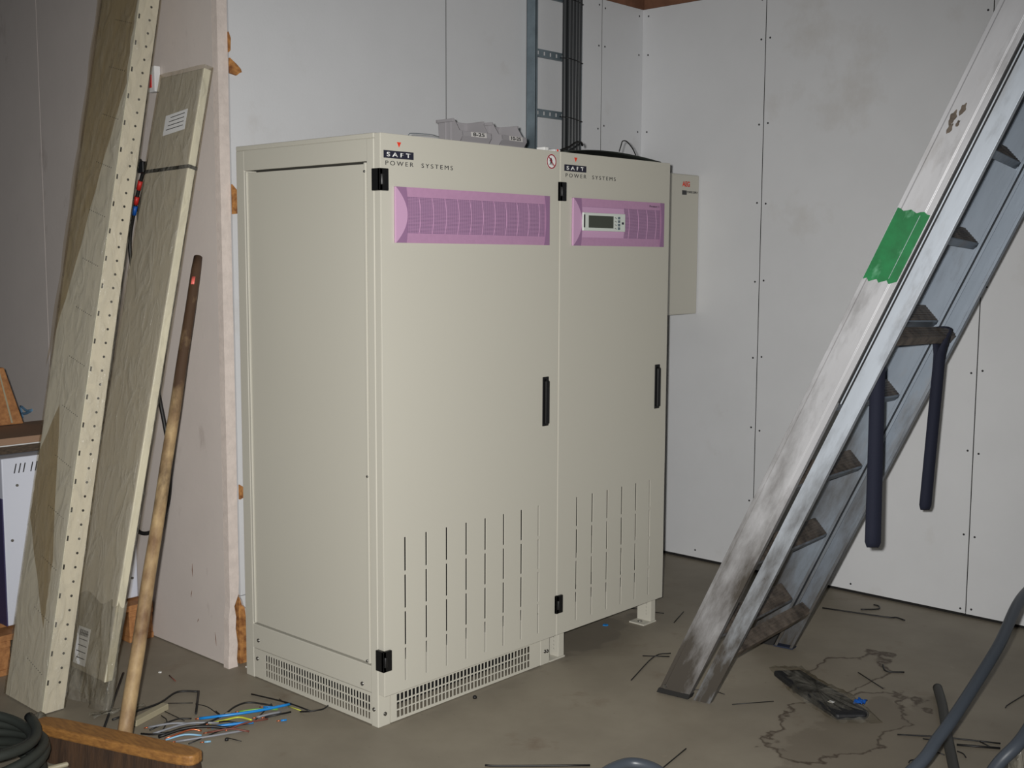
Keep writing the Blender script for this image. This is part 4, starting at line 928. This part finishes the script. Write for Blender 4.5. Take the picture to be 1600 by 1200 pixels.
# ================================================================ FLOOR SCRAPS
WIRES = [
    ('cable_offcut', 'black', 0.0035, [(-0.527, 0.648), (-0.442, 0.651), (-0.355, 0.659), (-0.266, 0.702), (-0.21, 0.657)], 'long black bent cable running behind the broom handle to a sharp corner', 'cable offcuts in the pile beside the broom'),
    ('cable_offcut', 'black', 0.004, [(-0.213, 0.657), (-0.323, 0.5)], 'short thick straight black cable stub pointing at the camera, right of the white trunking', 'cable offcuts in the pile beside the broom'),
    ('cable_tie', 'black', 0.0015, [(-0.335, 0.645), (-0.278, 0.589)], 'thin straight black tie touching the end of the white trunking piece', 'cable offcuts in the pile beside the broom'),
    ('cable_tie', 'black', 0.0015, [(-0.277, 0.574), (-0.275, 0.51), (-0.277, 0.443)], 'thin black tie running right from the bent cable corner', 'cable offcuts in the pile beside the broom'),
    ('plastic_rod', 'black', 0.004, [(-0.575, 0.609), (-0.294, 0.998)], 'straight black rod on the floor between the wrapped panel and the broom handle', None),
    ('cable_tie', 'black', 0.0015, [(-0.377, 0.593), (-0.376, 0.482)], 'thin black tie just below the end of the white trunking piece', 'cable offcuts in the pile beside the broom'),
    ('cable_tie', 'black', 0.002, [(-0.404, 0.569), (-0.423, 0.505), (-0.496, 0.431)], 'small kinked black tie shaped like an arrowhead at left of the pile', 'cable offcuts in the pile beside the broom'),
    ('cable_offcut', 'black', 0.0025, [(-0.105, 0.514), (-0.079, 0.358), (-0.062, 0.256)], 'thin black cable crossing the upper right end of the wire pile', 'cable offcuts in the pile beside the broom'),
    ('cable_tie', 'black', 0.0015, [(-0.067, 0.413), (-0.077, 0.36)], 'very short black tie above the tip of the blue cable', 'cable offcuts in the pile beside the broom'),
    ('cable_tie', 'black', 0.0025, [(-0.089, 0.273), (-0.08, 0.237), (-0.041, 0.221), (0.011, 0.253)], 'curved black tie at the far right of the pile, nearest the cabinet grille', 'cable offcuts in the pile beside the broom'),
    ('cable_offcut', 'black', 0.002, [(-0.463, 0.319), (-0.321, 0.33), (-0.24, 0.31)], 'straight black wire slanting along the near side of the pile', 'cable offcuts in the pile beside the broom'),
    ('cable_offcut', 'black', 0.0025, [(-0.489, 0.493), (-0.396, 0.499), (-0.353, 0.478)], 'thin dark wire on the left top of the pile', 'cable offcuts in the pile beside the broom'),
    ('cable_offcut', 'black', 0.003, [(-0.522, 0.486), (-0.495, 0.434), (-0.388, 0.399), (-0.286, 0.413), (-0.214, 0.448), (-0.162, 0.445), (-0.118, 0.381)], 'long black wire arching over the blue cable in the pile', 'cable offcuts in the pile beside the broom'),
    ('cable_tie', 'black', 0.0025, [(-0.311, 0.391), (-0.299, 0.362), (-0.272, 0.333)], 'short black tie lying on the blue cables mid pile', 'cable offcuts in the pile beside the broom'),
    ('cable_offcut', 'black', 0.005, [(-0.503, 0.42), (-0.427, 0.401), (-0.37, 0.364), (-0.319, 0.318)], 'thickest black cable stub in the middle of the pile', 'cable offcuts in the pile beside the broom'),
    ('cable_tie', 'black', 0.002, [(-0.223, 0.324), (-0.11, 0.397)], 'short straight black tie slanting over the right of the pile', 'cable offcuts in the pile beside the broom'),
    ('cable_tie', 'black', 0.002, [(-0.267, 0.474), (-0.273, 0.445)], 'tiny black snippet behind the wire pile', 'cable offcuts in the pile beside the broom'),
    ('cable_tie', 'black', 0.0015, [(-0.36, 0.272), (-0.346, 0.221)], 'thin black snippet in front of the wire pile', 'cable offcuts in the pile beside the broom'),
    ('cable_offcut', 'black', 0.003, [(-0.192, 0.317), (-0.11, 0.293)], 'dark wire with stripped copper tip at the right of the pile', 'cable offcuts in the pile beside the broom'),
    ('cable_offcut', 'blue', 0.0045, [(-0.34, 0.454), (-0.285, 0.399), (-0.188, 0.354), (-0.072, 0.344)], 'longest bright blue cable on top of the wire pile', 'cable offcuts in the pile beside the broom'),
    ('cable_offcut', 'blue', 0.0045, [(-0.351, 0.37), (-0.302, 0.342), (-0.241, 0.309)], 'second blue cable half buried below the longest one', 'cable offcuts in the pile beside the broom'),
    ('cable_offcut', 'blue', 0.003, [(-0.145, 0.391), (-0.124, 0.369)], 'short blue snippet with copper end behind the long blue cable', 'cable offcuts in the pile beside the broom'),
    ('cable_offcut', 'blue', 0.003, [(-0.174, 0.26), (-0.158, 0.251)], 'tiny blue snippet lying apart at the right of the pile', 'cable offcuts in the pile beside the broom'),
    ('cable_offcut', 'lightblue', 0.003, [(-0.497, 0.39), (-0.447, 0.368), (-0.405, 0.341)], 'pale blue wire at the near left of the pile', 'cable offcuts in the pile beside the broom'),
    ('cable_offcut', 'lightblue', 0.003, [(-0.427, 0.292), (-0.411, 0.282)], 'tiny pale blue snippet in front of the pile', 'cable offcuts in the pile beside the broom'),
    ('cable_offcut', 'yellow', 0.003, [(-0.338, 0.402), (-0.293, 0.387), (-0.249, 0.374), (-0.232, 0.33)], 'yellow and green wire curving over the middle of the pile', 'cable offcuts in the pile beside the broom'),
    ('cable_offcut', 'green', 0.003, [(-0.22, 0.416), (-0.17, 0.379), (-0.124, 0.343)], 'green wire with copper end behind the long blue cable', 'cable offcuts in the pile beside the broom'),
    ('cable_offcut', 'yellow', 0.0015, [(-0.085, 0.342), (-0.079, 0.283)], 'thin pale yellow snippet near the tip of the blue cable', 'cable offcuts in the pile beside the broom'),
    ('cable_offcut', 'grey', 0.0035, [(-0.483, 0.511), (-0.425, 0.469), (-0.369, 0.429)], 'grey wire with copper tip at the top left of the pile', 'cable offcuts in the pile beside the broom'),
    ('cable_offcut', 'grey', 0.0035, [(-0.5, 0.457), (-0.398, 0.431), (-0.317, 0.383)], 'grey wire running through the middle left of the pile', 'cable offcuts in the pile beside the broom'),
    ('cable_offcut', 'grey', 0.0035, [(-0.483, 0.358), (-0.377, 0.306), (-0.293, 0.279)], 'grey wire along the near edge of the pile', 'cable offcuts in the pile beside the broom'),
    ('cable_offcut', 'grey', 0.0035, [(-0.211, 0.336), (-0.169, 0.32), (-0.133, 0.316)], 'grey wire with red end at the right of the pile', 'cable offcuts in the pile beside the broom'),
    ('cable_offcut', 'brown', 0.003, [(-0.322, 0.32), (-0.27, 0.313), (-0.193, 0.301)], 'dull brown wire on the near right of the pile', 'cable offcuts in the pile beside the broom'),
    ('cable_offcut', 'copper', 0.003, [(-0.494, 0.399), (-0.415, 0.388), (-0.386, 0.37)], 'bare copper coloured wire at the left of the pile', 'cable offcuts in the pile beside the broom'),
    ('cable_offcut', 'brown', 0.003, [(-0.382, 0.345), (-0.33, 0.301), (-0.291, 0.26)], 'brown red tipped wire at the near side of the pile', 'cable offcuts in the pile beside the broom'),
    ('cable_offcut', 'brown', 0.002, [(-0.195, 0.867), (-0.209, 0.805)], 'small dark red snippet alone on the floor in front of the pink wall', None),
    ('cable_tie', 'black', 0.003, [(0.029, -0.426), (0.062, -0.468), (0.233, -0.645)], 'straight black tie at the bottom edge of the picture below the left cabinet', 'black cable tie offcuts on the floor'),
    ('cable_tie', 'black', 0.002, [(0.339, -0.809), (0.517, -0.779)], 'straight black tie slanting beside the grey hose arc', 'black cable tie offcuts on the floor'),
    ('cable_tie', 'black', 0.002, [(0.859, -0.323), (1.109, -0.24), (1.179, -0.264)], 'bent black tie left of the near ladder foot', 'black cable tie offcuts on the floor'),
    ('cable_tie', 'black', 0.002, [(1.086, -0.205), (1.147, -0.281)], 'short black tie crossing the bent one left of the ladder', 'black cable tie offcuts on the floor'),
    ('cable_tie', 'black', 0.002, [(1.488, -0.065), (1.634, -0.011)], 'short black tie between the right cabinet foot and the ladder', 'black cable tie offcuts on the floor'),
    ('cable_tie', 'black', 0.002, [(1.548, 0.068), (1.561, 0.035)], 'tiny black tie beside the right cabinet foot', 'black cable tie offcuts on the floor'),
    ('cable_tie', 'black', 0.002, [(1.525, 0.181), (1.538, 0.142)], 'tiny black tie left of the right cabinet foot, under the cabinet', 'black cable tie offcuts on the floor'),
    ('cable_tie', 'black', 0.0015, [(0.908, -0.693), (1.024, -0.778)], 'straight black tie on the floor right of the ladder feet', 'black cable tie offcuts on the floor'),
    ('cable_tie', 'black', 0.0015, [(0.926, -0.515), (0.967, -0.584), (0.967, -0.627)], 'thin black wire showing between the two near ladder feet', 'black cable tie offcuts on the floor'),
    ('cable_tie', 'black', 0.003, [(2.07, -0.402), (2.131, -0.644), (2.155, -0.682), (2.143, -0.724)], 'long black tie on the floor behind the ladder near the white wall', 'black cable tie offcuts on the floor'),
    ('cable_tie', 'black', 0.003, [(2.159, -0.528), (2.214, -0.577), (2.256, -0.56), (2.259, -0.537)], 'hooked black tie closest to the right hand wall', 'black cable tie offcuts on the floor'),
    ('cable_tie', 'black', 0.002, [(1.463, -0.858), (1.377, -0.989)], 'straight black tie at the end of the floor stain ring', 'black cable tie offcuts on the floor'),
    ('cable_tie', 'black', 0.003, [(1.593, -0.888), (1.548, -0.915), (1.542, -0.937), (1.573, -0.976)], 'hook shaped black tie in the middle of the right hand floor', 'black cable tie offcuts on the floor'),
    ('cable_tie', 'black', 0.002, [(1.487, -1.354), (1.522, -1.351), (1.668, -1.36)], 'bent black tie at the right edge of the picture', 'black cable tie offcuts on the floor'),
    ('cable_tie', 'black', 0.0025, [(1.041, -1.192), (1.112, -1.295), (1.189, -1.446)], 'longest black tie passing beneath the grey hoses', 'black cable tie offcuts on the floor'),
    ('cable_tie', 'black', 0.002, [(1.065, -1.261), (1.083, -1.307)], 'short black tie left of the short upright hose piece', 'black cable tie offcuts on the floor'),
    ('cable_offcut', 'black', 0.0035, [(1.088, -1.355), (1.151, -1.459)], 'thick black cable piece right of the crossing hoses', 'black cable tie offcuts on the floor'),
    ('cable_tie', 'black', 0.002, [(1.162, -1.395), (1.145, -1.432)], 'short black tie joining the two cables right of the crossing hoses', 'black cable tie offcuts on the floor'),
    ('cable_tie', 'black', 0.002, [(0.873, -1.302), (0.895, -1.3), (0.922, -1.323)], 'small hooked black tie at the left of the long hose end', 'black cable tie offcuts on the floor'),
    ('cable_tie', 'black', 0.002, [(1.047, -1.373), (1.041, -1.393), (1.02, -1.409)], 'small curved black tie right of the short hose piece', 'black cable tie offcuts on the floor'),
    ('cable_tie', 'black', 0.002, [(1.003, -1.319), (0.995, -1.356)], 'short black tie between the two crossing hoses', 'black cable tie offcuts on the floor'),
]

CM = dict(black='wireblack', blue='blue', lightblue='lightblue', yellow='yellow', green='greenw', grey='greyw', brown='brownw', copper='copper')
rz = random.Random(11)
for i, (name, colr, r, pts, lab, grp) in enumerate(WIRES):
    inpile = grp and grp.startswith('cable offcuts'); lift = (.0015+.0012*(i % 5)) if inpile else 0
    P3 = [(x, y, r+.0006+(lift*(1.6 if 0 < k < len(pts)-1 else .2))) for k, (x, y) in enumerate(pts)]
    mb = MB(); mb.tube(chain(P3, 4) if len(P3) > 2 else P3, r, 7); o = mb.build(name, M[CM[colr]])
    tag(o, lab, 'cable tie' if name == 'cable_tie' else 'rod' if name == 'plastic_rod' else 'wire', grp)
    if colr != 'black' and colr != 'copper' and r >= .003 or 'copper tip' in lab:
        a, b_ = Vector(P3[0]), Vector(P3[1]); d = (a-b_).normalized(); mb = MB(); mb.tube([a-d*.001, a+d*.013], r*.6, 6); mb.build('copper_end', M['copper'], o)
a, b_ = Vector((-.505, .562, .010)), Vector((-.362, .614, .010)); d = (b_-a).normalized(); s_ = Vector((-d.y, d.x, 0))*.013
mb = MB(); mb.poly([a+s_+Vector((0, 0, -.0095)), a-s_+Vector((0, 0, -.0095)), a-s_+Vector((0, 0, .010)), a+s_+Vector((0, 0, .010))], b_-a)
tag(mb.build('trunking_piece', M['trunk'], bevel=.002), 'cream coloured trunking piece on the floor beside the broom handle foot', 'trunking')
for (x, y, r, m, nm, lab, cat) in ((.380, -.043, .007, 'wireblack', 'rubber_plug', 'small round black plug on the floor in front of the left cabinet', 'plug'),
                              (-.369, .263, .006, 'wireblack', 'rubber_plug', 'small round black plug in front of the wire pile', 'plug')):
    mb = MB(); mb.tube([(x, y, 0), (x, y, r*.8), (x, y, r*1.4)], [r, r, r*.5], 10); tag(mb.build(nm, M[m]), lab, cat)
for (x, y, s1, m, lab) in ((1.281, .117, .012, 'blue', 'blue plastic crumb on the floor under the right cabinet'), (.055, .754, .006, 'blue', 'blue crumb on the floor by the rear corner of the left cabinet'),
                       (.040, .748, .005, 'white', 'white crumb beside the blue one by the rear corner of the left cabinet'), (-.198, .921, .006, 'white', 'white plaster crumb at the foot of the pink wall'),
                       (-.42, .875, .006, 'white', 'white plaster crumb on the floor in front of the pallet'), (-.332, .300, .005, 'paper', 'white crumb at the near edge of the wire pile'),
                       (-.268, .405, .011, 'trunk', 'cream tag lying on the wires in the pile')):
    z0 = .012 if 'tag' in lab else 0
    mb = MB(); mb.poly([(x+s1*math.cos(t)*(1, .7, 1.2, .8, 1.1)[i], y+s1*math.sin(t)*(.8, 1.1, .7, 1, .9)[i], z0) for i, t in enumerate([0, 1.25, 2.5, 3.8, 5.0])], (0, 0, .003))
    tag(mb.build('crumb', M[m]), lab, 'debris')
m_ = MB(); m_.grid(lambda u, v: (-.56+.16*u, .70+.035*v-.04*u, .002+.010*abs(math.sin(u*9+v*4))), 14, 5)
tag(m_.build('film_scrap', M['film_clear'], solid=.0004), 'strip of clear film on the floor between panel foot and broom handle', 'plastic film')
bpy.context.view_layer.update()
